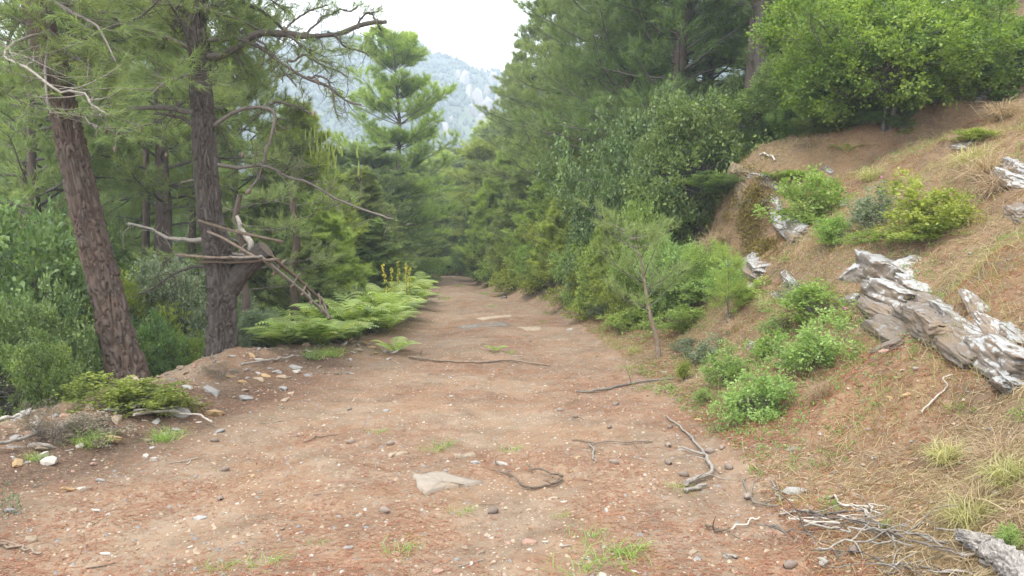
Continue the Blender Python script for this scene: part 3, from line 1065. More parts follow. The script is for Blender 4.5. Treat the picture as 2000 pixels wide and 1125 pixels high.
for (a_, b_, c_) in [((80, 60), (20, 30), (-60, 60)), ((90, 90), (150, 60), (230, 60)), ((75, 20), (150, -10), (260, 10)), ((100, 120), (60, 160), (-20, 190)),
                     ((85, 60), (130, 100), (210, 150)), ((75, 10), (10, -40), (-100, 0)), ((110, 150), (170, 150), (230, 190))]:
    Yv = r.uniform(7.6, 9.6)
    branch(T1, B1, [(*a_, 8.6), (*b_, (8.6 + Yv) / 2), (*c_, Yv)], 8, 3, r, 6, needle=L_PINE, nsub=24, nt=4, nn=24)
def own_crown(root, base, x0, y0, zlo, zhi, n, seed, lmin, lmax, lim=None):
    r = np.random.default_rng(seed)
    z = r.uniform(zlo, zhi, n)
    az = np.arange(n) * 2.39996 + r.normal(size=n) * .3
    e = r.uniform(-.1, .35, n)
    d = np.stack([np.cos(az) * np.cos(e), np.sin(az) * np.cos(e), np.sin(e)], -1)
    z = np.where((d[:, 0] > .35) & (z < 4.6), z + 1.1, z) if lim else z
    f = (z - 3) / 6
    p0 = np.stack([np.interp(z, [2, 9], x0), np.interp(z, [2, 9], y0), z], -1) - base
    lp = grow(p0, d, r.uniform(lmin, lmax, n), 10, r.uniform(-.9, .1, (n, 1)), .10, r)
    for k in range(n):
        mb = MB()
        pine_limbs(mb, lp[k:k + 1], np.array([r.uniform(.018, .035)]), r, nsub=19, tw=.34, ntuft=4, nn=22, L=.14, wd=.006, bare=.2, droop=.25, upt=.05, twr=.005, msides=7)
        mb.build('branch', [TWIG, L_PINE], root)
own_crown(T2, B2, [at(398, 280, 9.4)[0], at(380, -300, 9.4)[0]], [9.4, 9.6], 3.3, 6.2, 21, 31, 1.4, 2.9, True)
own_crown(T1, B1, [at(120, 200, 8.6)[0], at(10, -400, 8.6)[0]], [8.6, 8.9], 3.2, 6.0, 18, 32, 1.3, 2.7)
# low bright spray reaching in front of the leaning trunk
branch(T1, B1, [(95, 60, 8.4), (10, 100, 7.2), (70, 145, 6.6), (160, 195, 6.3), (215, 225, 6.2)], 7, 3, r, 12, needle=L_PINE, nsub=15, nt=3, nn=18, mat=GREYWOOD, Y=6.5, twl=.4, label='pale twig with bright needle sprays in front of the trunk')
branch(T1, B1, [(95, 60, 8.4), (90, 180, 7.0), (140, 230, 6.6), (190, 250, 6.4)], 6, 3, r, 6, needle=L_PINE, nsub=12, nt=3, nn=18, Y=6.5, twl=.3)

# sawn limb of the platform tree
pp = np.array([at(430, 600, 9.4), at(448, 560, 9.4), at(482, 520, 9.38), at(520, 487, 9.35)]) - B2
V, Q, T = trunk(pp, [.10, .13, .115, .115], 48, 60, .02, 19)
mb = MB().add(V, Q, T)
# the sawn face
n0 = len(V) - 48
cen_ = V[n0:].mean(0)
ring = V[n0:]
mb.build('side_limb', BARK, T2, smooth=True)
dn = unit(pp[-1] - pp[-2])
cap = np.vstack([ring + dn * .002, cen_ + dn * .012])
MB().add(cap, np.array([[k, (k + 1) % 48, 48] for k in range(48)])).build('sawn_face', DARKWOOD, T2)

def make_cone(name, seed=1, n=11, m=12):
    """closed egg-shaped cone with raised scales"""
    V = []
    for i in range(n):
        f = i / (n - 1)
        rr = (math.sin(PI * min(1, f * .93 + .07)) ** .75) * (1.05 - .45 * f) * .42
        for j in range(m):
            k = 1 + .16 * ((i + j) % 2) - .05
            th = 2 * PI * (j + .5 * (i % 2)) / m
            V.append((rr * k * math.cos(th), rr * k * math.sin(th), (f - .5) * 1.15))
    Fa = []
    for i in range(n - 1):
        for j in range(m):
            Fa.append((i * m + j, i * m + (j + 1) % m, (i + 1) * m + (j + 1) % m, (i + 1) * m + j))
    return MB().add(np.array(V), np.array(Fa)).mesh(name, [CONE])
CONE_ME = make_cone('pine_cone')
for (px, py, s) in [(620, 160, .075), (612, 222, .06), (484, 375, .075), (557, 58, .06), (225, 292, .06), (275, 253, .055), (207, 258, .055), (473, 303, .06), (325, 303, .05)]:
    p = at(px, py, 9.35)
    o = link('pine_cone', CONE_ME, T2, p - B2)
    o.scale = (s, s, s * 1.15)
    o.rotation_euler = (RNG.uniform(-.6, .6), RNG.uniform(2.4, 3.6), RNG.uniform(0, 6))

# ---- platform, ladder
def board(a, b, wdt, thk, mat, root, org, name='plank', r=RNG, roll=0.0, n=14):
    a, b = np.array(a) - org, np.array(b) - org
    d = b - a
    L = np.linalg.norm(d)
    d = d / L
    s = unit(np.cross(d, np.array([0, 0, 1.])))
    u = np.cross(s, d)
    s, u = s * math.cos(roll) + u * math.sin(roll), u * math.cos(roll) - s * math.sin(roll)
    V = []
    for k in range(n + 1):
        f = k / n
        c = a + d * L * f + u * .012 * math.sin(f * 5 + L * 9)
        for sx, sz in ((-1, -1), (1, -1), (1, 1), (-1, 1)):
            V.append(c + s * sx * wdt / 2 * (1 + .12 * r.normal()) + u * sz * thk / 2 * (1 + .15 * r.normal()) + d * r.normal() * .004)
    Fa = [(k * 4 + j, k * 4 + (j + 1) % 4, k * 4 + 4 + (j + 1) % 4, k * 4 + 4 + j) for k in range(n) for j in range(4)]
    Fa += [(3, 2, 1, 0), (n * 4, n * 4 + 1, n * 4 + 2, n * 4 + 3)]
    return MB().add(np.array(V), np.array(Fa)).build(name, mat, root)
c0 = at(450, 500, 9.3)
PL = thing('tree_platform', 'old grey plank platform resting on the sawn limb of the upright pine', 'platform', c0)
Yp = 9.16
board(at(347, 499, Yp), at(505, 503, Yp), .12, .028, DARKWOOD, PL, c0)
board(at(388, 511, Yp + .1), at(545, 508, Yp + .1), .12, .03, DARKWOOD, PL, c0)
board(at(448, 500, Yp - .1), at(512, 504, Yp + .02), .14, .02, GREYWOOD, PL, c0)
board(at(455, 494, Yp + .3), at(520, 500, Yp + .35), .14, .022, GREYWOOD, PL, c0)
board(at(470, 508, Yp + .15), at(475, 500, Yp + .7), .10, .022, DARKWOOD, PL, c0)
board(at(425, 508, Yp + .05), at(520, 502, Yp + .55), .10, .022, DARKWOOD, PL, c0)
o = board(at(388, 431, Yp + .0), at(553, 475, Yp + .05), .045, .03, DARKWOOD, PL, c0, 'rail'); o['label'] = 'upper slanting rail nailed across the trunk'
o = board(at(405, 452, Yp + .0), at(512, 506, Yp + .0), .035, .026, DARKWOOD, PL, c0, 'rail'); o['label'] = 'lower slanting rail under the upper one'
LD = thing('ladder', 'broken pole ladder sloping down from the platform towards the ferns', 'ladder', c0)
board(at(508, 500, 9.15), at(648, 622, 10.9), .036, .034, GREYWOOD, LD, c0, 'pole')
board(at(530, 498, 9.35), at(640, 600, 11.1), .034, .03, DARKWOOD, LD, c0, 'pole')
for f in (.2, .42, .55, .68, .8, .9):
    a_ = at(508, 500, 9.15) * (1 - f) + at(648, 622, 10.9) * f
    b_ = at(530, 498, 9.35) * (1 - f) + at(640, 600, 11.1) * f
    dd = unit(b_ - a_) * .12
    board(a_ - dd + RNG.normal(size=3) * .02, b_ + dd + RNG.normal(size=3) * .03, .03, .025, DARKWOOD, LD, c0, 'rung', n=4)

def stick(label, pts, w0, w1, mat=GREYWOOD, Y=None, seed=1, twigs=0, name='stick', lift=.012, twl=.2, group=None, cat='stick', wig=.01, sides=7, S=22, rough=.08):
    """fallen stick whose photo points lie on the ground"""
    r = np.random.default_rng(seed)
    if Y is None:
        P = np.array([hit(*p) for p in pts])
        ds = [p[1] for p in P]
        P = interp_path(P, S)
        P[:, 2] = np.maximum(P[:, 2], H(P[:, 0], P[:, 1])) + lift
    else:
        P = interp_path(np.array([at(p[0], p[1], p[2] if len(p) > 2 else Y) for p in pts]), S)
        ds = [Y]
    dm = float(np.mean(ds))
    org = P[0].copy()
    P = P - org
    P += swob(S, r) * wig * 1.6 * np.array([1, 1, .3])
    rad = np.linspace(w0, w1, S) / F * dm / 2
    mb = MB().add(*tubes(P, rad * (1 + rough * .4 * r.normal(size=S) + rough * swob(S, r)[:, 0]), sides))
    for e, k in ((0, 0), (S - 1, 1)):
        ring = mb.V[0][e * sides:(e + 1) * sides]
        c = ring.mean(0)
        f = np.array([[q, (q + 1) % sides, sides] for q in range(sides)])
        mb.add(np.vstack([ring, c]), f if k else f[:, ::-1])
    if twigs:
        i = r.integers(2, S - 2, twigs)
        tan = unit(P[i + 1] - P[i])
        d = tan * .8 + r.normal(size=(twigs, 3)) * np.array([.7, .7, .25]) + np.array([0, 0, .05])
        tp = grow(P[i], d, twl * r.uniform(.5, 1.2, twigs), 7, np.full((twigs, 1), -.1), .16, r)
        if Y is None:
            g_ = H(tp[..., 0] + org[0], tp[..., 1] + org[1]) - org[2] + .004
            tp[..., 2] = np.maximum(tp[..., 2], g_)
        mb.add(*tubes(tp, np.linspace(.005, .002, 7)[None] * np.ones((twigs, 1)), 4))
    o = mb.build(name, mat)
    o.location = org
    return tag(o, label, cat, group)

stick('thick bleached dead branch standing upright behind the sawn limb', [(463, 422), (472, 448), (484, 470), (497, 495)], 7, 12, PALEWOOD, 9.5, 4, 5, 'dead_branch', cat='branch', twl=.3)

LANDM = [(875, 945, 'the pale slab'), (1365, 915, 'the thick forked branch'), (1040, 945, 'the dark curled twig'), (1200, 866, 'the thin dark twig across the track'), (627, 858, 'the dark twig on the left half'), (930, 710, 'the long dark stem'),
         (1220, 757, 'the twig by the pale weeds'), (1478, 770, 'the lowest bright rockrose'), (1286, 690, 'the foot of the young pine'), (255, 780, 'the low yellow green shrub'), (340, 820, 'the bleached curved twig'), (431, 735, 'the foot of the platform tree'),
         (245, 750, 'the foot of the leaning pine'), (770, 690, 'the lone dark fern'), (640, 690, 'the fern stand'), (960, 637, 'the bedrock hump'), (1552, 962, 'the flat grey slab'), (1640, 1050, 'the brushwood pile'), (1920, 1090, 'the silver log'), (1610, 790, 'the straw tuft'),
         (1590, 690, 'the broad bright shrub'), (60, 870, 'the knobbly grey branch'), (92, 905, 'the cream stone'), (40, 1075, 'the dark root'), (388, 1014, 'the blue grey flat stone'), (295, 895, 'the pair of pale stones'), (968, 690, 'the small fern sprout'), (1740, 1030, 'the bright seedling'),
         (1625, 975, 'the seedling in the brushwood'), (1082, 974, 'the tan flat stone'), (1850, 690, 'the tilted rock slab'), (1890, 1020, 'the pale green tussock'), (1035, 1060, 'the dull reddish stone'), (855, 1118, 'the pinkish stone'), (962, 1003, 'the largest cone'), (1125, 580, 'the dry heather'), (1000, 555, 'the far right track edge'), (1090, 545, 'the stony scree'), (1335, 600, 'the thicket foot behind the young pine'), (1430, 560, 'the mossy rock')]
USED = set()
def place(prefix, px, py, fallback, maxd=230):
    c = sorted((math.hypot(px - a, (py - b) * 1.6), a, b, n_) for a, b, n_ in LANDM)
    for dd, a, b, n_ in c[:5]:
        if dd > maxd: break
        dx, dy = px - a, (py - b) * 1.6
        h_ = 'right of' if dx > 0 else 'left of'
        v_ = 'in front of' if dy > 0 else 'behind'
        rel = h_ if abs(dx) > 2.4 * abs(dy) else v_ if abs(dy) > 2.4 * abs(dx) else v_.split(' of')[0] + ' and ' + h_ if dy > 0 else 'behind and ' + h_
        near = 'close ' if dd < 60 else 'a little way ' if dd < 130 else 'some way '
        L_ = prefix + ' ' + near + rel + ' ' + n_
        if L_ not in USED and len(L_.split()) <= 16:
            USED.add(L_)
            return L_
    return fallback
def topx(q):
    c_, s_ = math.cos(PITCH), math.sin(PITCH)
    f_ = q[1] * c_ - (q[2] - CAMZ) * s_
    return 1000 + q[0] / f_ * F, 562.5 - (q[1] * s_ + (q[2] - CAMZ) * c_) / f_ * F

# ------------------------------------------------------------------ prototypes
def setmat(o, mat, child='foliage', slot=0):
    for c in o.children:
        if c.name.split('.')[0] == child:
            c.material_slots[slot].link = 'OBJECT'
            c.material_slots[slot].material = mat
    return o

PA = park(make_pine('pine_tree', 10, .16, 101, crown0=.16, spanr=.25, nl=100, layers=8, nsub=15, ntuft=5, nn=20, L=.22, wd=.016, el=(-.05, .25), up=.35))
PB = park(make_pine('pine_tree', 11, .18, 102, crown0=.08, spanr=.28, nl=110, shape='soft', nsub=15, ntuft=5, nn=22, L=.21, wd=.014, el=(-.2, .3), up=.3, wob=.07))
PC = park(make_pine('pine_tree', 6, .11, 103, crown0=.03, spanr=.28, nl=100, shape='soft', nsub=12, ntuft=4, nn=24, L=.19, wd=.014, el=(.0, .5), up=.6))
PD = park(make_pine('pine_tree', 10, .17, 104, crown0=.32, spanr=.28, nl=80, shape='round', nsub=15, ntuft=5, nn=24, L=.19, wd=.012, el=(-.35, .3), up=.3, wob=.1))

def pine_at(pr, px, top, Y, wpx, mat, label, group=None, rz=None, baseY=None, sink=.1):
    p = at(px, top, Y)
    gz = float(H(p[0], Y)) - sink
    hs = (p[2] - gz) / pr['h']
    dims = .42 if pr is PA else .48
    ws = (wpx / F * Y) / (pr['h'] * dims)
    o = use(pr, (p[0], Y, gz), RNG.uniform(0, 6.28) if rz is None else rz, (ws, ws, hs), label, group)
    return setmat(o, mat, 'crown', 1)

protos = [PA, PB, PC, PD]
G_LB, G_RB = 'pines down the slope on the left', 'pines on the slope on the right'
LAB_L = ['tall pine whose crown hangs between the two big left trunks', 'pine filling the upper left corner behind the leaning pine', 'dark pine behind the leaning trunk', 'pine crown right behind the top of the platform tree', 'dim pine further back between the two big left trunks', 'dark pine low behind the leaning pine at the left edge', 'small tiered pine far down between the two big left trunks', 'most distant pine seen left of the thick grey trunk', 'far pine just left of the platform tree']
LAB_M = ['bushy pine right above the platform planks', 'bushy pine left of the layered pine at the middle of its height', 'yellow green young pine above the ferns and ladder', 'pine immediately left of the layered pine top', 'hazy pine behind the young pine with upright shoots', 'dark bushy pine touching the right side of the platform tree', 'pine between the young bright pine and the layered pine', 'yellow green pine just right of the layered pine', 'rounded pine closing the view at the bend of the track', 'pine behind the yellow green one right of the layered pine', 'dark low pine at the foot of the layered pine', 'dark low pine left of the platform tree', 'low pine behind the silvery shrub', 'low pine behind the slender trunk beside the ladder', 'pine at the gap under the far mountain', 'tiered pine at the right of the gap under the far mountain']
LAB_R = ['soft dark pine left of the trunk behind the knoll', 'tall dark pine filling the top of the right slope', 'dark pine in front of the straight trunk behind the knoll', 'dim pine behind the holm oak shrubs', 'dark pine right of the straight trunk, above the bright oak leaves', 'pine towering above the bright oak', 'pine at the upper right corner behind the oaks', 'dim pine deep in the wood behind the knoll', 'pine behind the soft tall one on the right slope', 'slim pine at the left border of the right slope']
LAB_F = ['tiered pine at the left of the light row beside the far track', 'small yellow green pine at the far end of the right side', 'bushy light pine in the middle of the light row', 'yellow green tall pine above the light bushes of the right bank', 'small bushy pine low beside the far track', 'light pine half way along the far right side', 'yellow green pine right above the round bank shrubs', 'most distant pine of the light row', 'light pine in front of the slim dark trunk', 'pale pine reaching up towards the mountain rocks', 'small round pine beside the bend', 'taller pine behind the light row under the mountain rocks']
for px, top, Y, wp, pr, mt in [(300, -330, 15, 420, PD, L_PINE), (40, -260, 14, 420, PD, L_PINE), (175, -160, 19, 380, PB, L_PINE_D), (450, -70, 17, 250, PD, L_PINE),
                               (350, 130, 26, 300, PB, L_PINE_D), (40, 150, 25, 320, PB, L_PINE_D), (235, 190, 30, 300, PA, L_PINE_D),
                               (120, 120, 36, 330, PB, L_PINE_D), (330, 60, 33, 300, PB, L_PINE_D)]:
    pine_at(pr, px, top, Y, wp, mt, LAB_L.pop(0), G_LB)
for px, top, Y, wp, pr, mt in [(520, 345, 16, 190, PC, L_PINE), (685, 345, 21, 200, PC, L_PINE), (640, 400, 16.5, 190, PC, L_PINE_Y), (725, 300, 29, 190, PA, L_PINE),
                               (520, 260, 25, 220, PB, L_PINE), (455, 390, 19, 190, PC, L_PINE), (640, 300, 27, 190, PB, L_PINE), (800, 350, 36, 150, PB, L_PINE_Y), (845, 395, 44, 140, PC, L_PINE), (820, 330, 42, 170, PB, L_PINE), (760, 430, 25, 150, PC, L_PINE),
                               (400, 430, 22, 200, PC, L_PINE_D), (720, 440, 20, 150, PC, L_PINE), (600, 455, 15, 150, PC, L_PINE), (870, 320, 56, 180, PB, L_PINE), (905, 300, 64, 180, PA, L_PINE)]:
    pine_at(pr, px, top, Y, wp, mt, LAB_M.pop(0), 'pines left of the track in the middle distance')
pine_at(PC, 600, 225, 18.5, 250, L_PINE_Y, 'young bright pine with long upright shoots at its top, right of the platform tree')
o = pine_at(PA, 768, 88, 32, 215, L_PINE_Y, 'tall pine with layered tiers of branches beside the far end of the track')
# upright shoots on the young pine
yp = at(600, 232, 18.5)
r = np.random.default_rng(77)
shoot = []
for k in range(60):
    f = r.random()
    px, py = r.normal(600, 42), 235 + abs(r.normal(0, 30)) + 0.3 * abs(0)
    b = at(px, py + 38 + abs(px - 600) * .35, 18.5 + r.uniform(-.8, .6))
    shoot.append(np.stack([b, b + np.array([r.normal() * .02, 0, .15]), b + np.array([r.normal() * .03, 0, .28 + .2 * r.random()])]))
young = [q for q in bpy.data.objects if q.get('label', '').startswith('young bright pine')][0]
bpy.context.view_layer.update()
inv = np.array(Matrix.LocRotScale(young.location, young.rotation_euler, young.scale).inverted())
sp = np.array(shoot) @ inv[:3, :3].T + inv[:3, 3]
sc_ = 1.0 / young.scale[0]
mb = MB()
V, Q = tubes(sp, np.array([[.030, .026, .010]]) * sc_ * np.ones((len(sp), 1)), 5)
mb.add(V, Q, .95)
mb.build('shoots', L_PINE_Y, young)['kind'] = 'stuff'

# pines on the right
RP = [(1487, -700, 16, 520, PD, L_PINE_D, 'pine with a dark straight trunk rising behind the rocky knoll'),
      (1143, -160, 24, 330, PB, L_PINE, 'soft tall pine whose crown edges the sky right of the mountain'),
      (1075, -10, 30, 260, PB, L_PINE, 'pine whose left branches hang before the pale mountain rocks'),
      (1235, -420, 20, 400, PB, L_PINE, None), (1340, -560, 18.5, 420, PB, L_PINE_D, None), (1400, -200, 23, 380, PB, L_PINE_D, None),
      (1240, 40, 27, 300, PB, L_PINE_D, None), (1600, -500, 19, 460, PB, L_PINE_D, None), (1750, -400, 17, 460, PD, L_PINE_D, None), (1920, -350, 19, 460, PB, L_PINE_D, None), (1500, -100, 28, 420, PB, L_PINE_D, None),
      (1130, 120, 36, 260, PB, L_PINE_Y, None), (1020, 120, 44, 150, PB, L_PINE, None)]
for px, top, Y, wp, pr, mt, lb in RP:
    pine_at(pr, px, top, Y, wp, mt, lb or LAB_R.pop(0), None if lb else G_RB)
for px, top, Y, wp, pr, mt in [(935, 290, 40, 130, PA, L_PINE_Y), (890, 345, 46, 110, PA, L_PINE_Y), (985, 300, 34, 140, PC, L_PINE_Y), (1040, 300, 28, 150, PB, L_PINE_Y), (930, 400, 34, 80, PC, L_PINE),
                               (960, 360, 30, 120, PC, L_PINE_Y), (1090, 330, 24, 170, PC, L_PINE_Y), (905, 370, 52, 110, PB, L_PINE_Y), (1010, 340, 26, 130, PC, L_PINE), (960, 270, 50, 140, PB, L_PINE), (865, 400, 50, 90, PC, L_PINE), (1000, 245, 42, 150, PB, L_PINE)]:
    pine_at(pr, px, top, Y, wp, mt, LAB_F.pop(0), 'light pines beside the far track')

r = np.random.default_rng(88)
for k in range(34):
    Y = r.uniform(54, 92)
    px = r.uniform(560, 1240)
    gz = float(H((px - 1000) / F * Y, Y))
    top = HOR - (gz + r.uniform(5, 8) - CAMZ) / Y * F
    pine_at([PA, PB, PB][k % 3], px, top, Y, r.uniform(4, 6) / Y * F, [L_PINE_Y, L_PINE_Y, L_PINE][k % 3], 'far pine on the rise where the track disappears', 'far pines beyond the bend')
for px, top, Y, wp, lb in [(1190, 425, 14.6, 110, 'soft young pine among the shrubs left of the spindly one'), (1100, 400, 20, 110, 'soft young pine above the scree on the right bank'), (1035, 420, 24, 100, 'soft young pine among the light shrubs of the right bank'),
                          (1240, 440, 13.6, 100, 'soft young pine right behind the spindly one'), (990, 430, 30, 80, 'small soft pine at the foot of the far right bank'), (1150, 300, 21, 130, 'young pine in front of the soft tall pines on the right'), (1075, 300, 29, 130, 'young pine left of the slim dark trunk on the right slope')]:
    pine_at(PC, px, top, Y, wp, L_PINE_Y, lb)
# bare trunks seen low in the left wood
def slim_trunk(label, px, top, base, Y, wpx, mat=BARK_FAR, lean=0, group=None, stub=0):
    a_, b_ = at(px, base, Y), at(px + lean, top, Y)
    a_[2] = min(a_[2], float(H(a_[0], Y)) + .05)
    root = thing('pine_tree', label, 'tree', a_, group)
    n = 7
    pts = np.linspace(0, 1, n)[:, None] * (b_ - a_)[None] + np.array([1, .3, 0]) * (RNG.normal(size=(n, 1)) * .04)
    pts[0] = 0
    rr = wpx / F * Y / 2
    V, Q, T = trunk(pts, [rr * 1.1, rr, rr * .95, rr * .85, rr * .75, rr * .6, rr * .5], 24, 120, rr * .14, int(px), .2)
    MB().add(V, Q, T).build('trunk', mat, root, smooth=True)
    r = np.random.default_rng(int(px))
    K = 9
    k0 = r.uniform(.35, 1, K)
    p0 = (b_ - a_)[None] * k0[:, None]
    az = r.uniform(0, 6.28, K)
    lp = grow(p0, np.stack([np.cos(az), np.sin(az), .2 + 0 * az], -1), r.uniform(.5, 1.6, K), 8, np.full((K, 1), -.2), .12, r)
    mb = MB()
    pine_limbs(mb, lp, np.full(K, rr * .16), r, nsub=9, ntuft=3, nn=14, L=.15, wd=.009, bare=.35)
    mb.build('crown', [TWIG, L_PINE], root)
    return root
slim_trunk('slender pine trunk, reddish above and grey below, beside the fallen ladder', 572, 380, 682, 13.5, 17, BARK_RED, 2)
slim_trunk('short dark pine trunk just right of the platform tree', 481, 380, 640, 12.5, 17, BARK_FAR, -14)
slim_trunk('thick grey pine trunk seen between the two big left trees', 316, 200, 560, 15, 27, BARK_FAR, -8)
slim_trunk('thin pine trunk standing left of the thick grey one between the big trees', 290, 230, 540, 18, 17, BARK_FAR, -4)
slim_trunk('dim pine trunk with bare limbs at the far left', 48, 150, 470, 16, 22, BARK_FAR, -8)
slim_trunk('pale distant trunk just left of the platform tree', 369, 180, 500, 19, 15, BARK_FAR, 2)
slim_trunk('pale trunk rising behind the drooping twig of the platform tree', 455, 180, 420, 20, 13, BARK_FAR, 0)
slim_trunk('dark slim trunk under the big soft pine on the right slope', 1143, 180, 390, 25.5, 15, BARK_FAR, -4)
slim_trunk('first of two slim trunks behind the dark holm oak', 1228, 180, 320, 21, 11, BARK_FAR, 1)
slim_trunk('second of two slim trunks behind the dark holm oak', 1213, 180, 320, 22, 9, BARK_FAR, 1)
tk = slim_trunk('dark furrowed pine trunk rising from behind the rocky knoll', 1487, -60, 290, 15.2, 29, BARK, -5)

# ------------------------------------------------------------------ shrubs
SB1 = park(make_leafy('shrub', 201, (1, 1, 1), 200, 110, (.066, .042), .24, lobes=.4))
SB2 = park(make_leafy('shrub', 202, (1, 1, .9), 190, 110, (.060, .038), .22, lobes=.6, shell=.35))
SB3 = park(make_leafy('shrub', 203, (1, .9, .8), 170, 110, (.064, .034), .26, lobes=.6, shell=.3, up=.7))
SR1 = park(make_leafy('shrub', 211, (.36, .34, .32), 78, 58, (.044, .026), .135, L_CISTUS, TWIG, 8, .008, shell=.25, lobes=.75, up=.5))
SR2 = park(make_leafy('shrub', 212, (.36, .34, .30), 80, 56, (.040, .024), .13, L_CISTUS, TWIG, 8, .008, shell=.25, lobes=.9, up=.5))
SW = park(make_leafy('weed', 241, (.36, .34, .25), 22, 13, (.055, .032), .10, L_CISTUS, TWIG, 6, .004, lobes=.5, up=.8, shell=.2))
SH = park(make_leafy('heather', 221, (.5, .45, .4), 60, 80, (.035, .006), .14, L_HEATH, TWIG, 10, .008, lobes=.4, up=.8))
OAK = park(make_leafy('oak_tree', 231, (2.2, 1.7, 1.3), 400, 150, (.072, .052), .32, L_OAK, BROADBARK, 4, .05, trunkh=.25, cat='tree', shell=.3, lobes=.4, up=.1, dens_bottom=True, stem_spread=.4))
HT = {SB1.name: 2.05, SB2.name: 1.85, SB3.name: 1.75, SR1.name: .72, SR2.name: .70, SW.name: .62, SH.name: .88}
WD = {SB1.name: 2.15, SB2.name: 2.2, SB3.name: 2.2, SR1.name: .74, SR2.name: .76, SW.name: .80, SH.name: 1.05}

def bush(pr, px, top, wpx, Y, mat, label, group=None, base=None, dz=0):
    if pr in (SR1, SR2): wpx *= 1.15
    """base=None: stands on the ground at depth Y; else at the photo's ground point (px,base)"""
    if base is not None:
        q = hit(px, base)
        Y = q[1] + wpx / F * q[1] * .25
    p = at(px, top, Y)
    gz = float(H(p[0], Y))
    h = max(p[2] - gz, .15)
    ws = max(wpx / F * Y / WD[pr.name], h / HT[pr.name] * (.62 if Y > 9.5 else .5))
    o = use(pr, (p[0], Y, gz - .04 + dz), RNG.uniform(0, 6.28), (ws,) * 2 + (h / HT[pr.name],), label, group)
    return setmat(o, mat)

LR = ['dark shrub right of the large rounded one, against the knoll', 'green shrub below the large rounded dark one', 'bluish shrub left of the smaller holm oak', 'green shrub behind the young spindly pine', 'shrub touching the foot of the mossy face', 'shrub above the large rounded one near the pine trunk', 'light green shrub at the left of the holm oak', 'yellowish shrub high in the middle of the thicket', 'green shrub below the light far pines', 'dark shrub behind the crown of the spindly young pine', 'green shrub left of the spindly young pine', 'green shrub above the stony scree', 'shrub touching the stem of the spindly young pine', 'green shrub above the dry heather', 'yellow green shrub left of the stony scree', 'green shrub low in the middle of the bank', 'shrub beside the far track under the light pines', 'dark shrub at the far right side of the bend', 'yellow green shrub low beside the far track', 'yellow green shrub left of the middle shrubs of the bank', 'small shrub at the far end of the right side', 'lowest shrub at the far end of the right side', 'dark shrub behind the spindly young pine', 'broad dark shrub behind the knoll', 'dark shrub left of the pine trunk behind the knoll']
GRP = 'shrubs of the thicket on the right bank'
bush(SB1, 1352, 190, 250, 14, L_DARK, 'large rounded dark green shrub left of the rocky knoll')
bush(SB2, 1268, 165, 120, 16.5, L_HOLM, 'bluish dark holm oak shrub standing up against the pines')
bush(SB2, 1215, 240, 110, 16, L_HOLM, 'smaller bluish holm oak shrub left of the taller one')
for pr, px, top, wp, Y, mt in [(SB2, 1420, 330, 150, 12.8, L_DARK), (SB1, 1270, 390, 150, 13.4, L_ROUND), (SB1, 1190, 345, 150, 15.5, L_HOLM), (SB2, 1335, 455, 150, 12.2, L_CISTUS), (SB3, 1400, 470, 130, 11.6, L_ROUND), (SB3, 1420, 250, 160, 14.6, L_DARK),
                               (SB1, 1120, 365, 150, 22, L_YEL), (SB3, 1060, 370, 170, 27, L_YEL), (SB2, 1010, 400, 140, 33, L_ROUND), (SB1, 1180, 440, 120, 15, L_ROUND), (SB3, 1150, 445, 110, 16.5, L_CISTUS),
                               (SB2, 1090, 425, 130, 22, L_YEL), (SB3, 1240, 510, 130, 13.4, L_YEL), (SB3, 1160, 500, 100, 15.8, L_YEL), (SB1, 1100, 480, 100, 20, L_YEL), (SB2, 1040, 460, 110, 25, L_ROUND),
                               (SB3, 985, 440, 100, 36, L_ROUND), (SB1, 950, 450, 80, 31, L_DARK), (SB2, 970, 475, 80, 32, L_YEL), (SB3, 1015, 490, 90, 26, L_YEL), (SB1, 915, 455, 60, 40, L_ROUND), (SB2, 940, 490, 50, 35, L_ROUND),
                               (SB1, 1280, 470, 120, 13.0, L_ROUND), (SB2, 1550, 150, 260, 14.5, L_DARK), (SB2, 1420, 150, 170, 17, L_DARK)]:
    bush(pr, px, top, wp, Y, mt, LR.pop(0), GRP)
G2, L2 = 'low shrubs at the foot of the right bank', 'low yellowish green shrub at the foot of the right bank along the track'
for px, base, top, wp, mt in [(1000, 572, 520, 75, L_YEL), (1048, 578, 520, 75, L_YEL), (960, 560, 518, 60, L_ROUND), (1075, 560, 500, 80, L_ROUND), (1030, 555, 495, 70, L_ROUND), (975, 545, 500, 60, L_ROUND),
                              (1120, 545, 490, 70, L_ROUND), (945, 545, 515, 45, L_FERN), (930, 538, 515, 35, L_FERN), (1200, 600, 545, 80, L_ROUND), (1170, 575, 520, 80, L_GREY), (1240, 590, 530, 90, L_ROUND), (1330, 610, 545, 120, L_CISTUS), (1280, 600, 535, 90, L_ROUND), (1385, 600, 530, 120, L_CISTUS), (1430, 580, 505, 90, L_CISTUS), (1230, 640, 600, 60, L_ROUND), (1180, 625, 590, 50, L_GREY), (1355, 600, 520, 90, L_PINE_Y)]:
    bush(SR1 if px % 2 else SR2, px, top, wp, 0, mt, place('low shrub', px, base, L2, 120), G2, base=base)
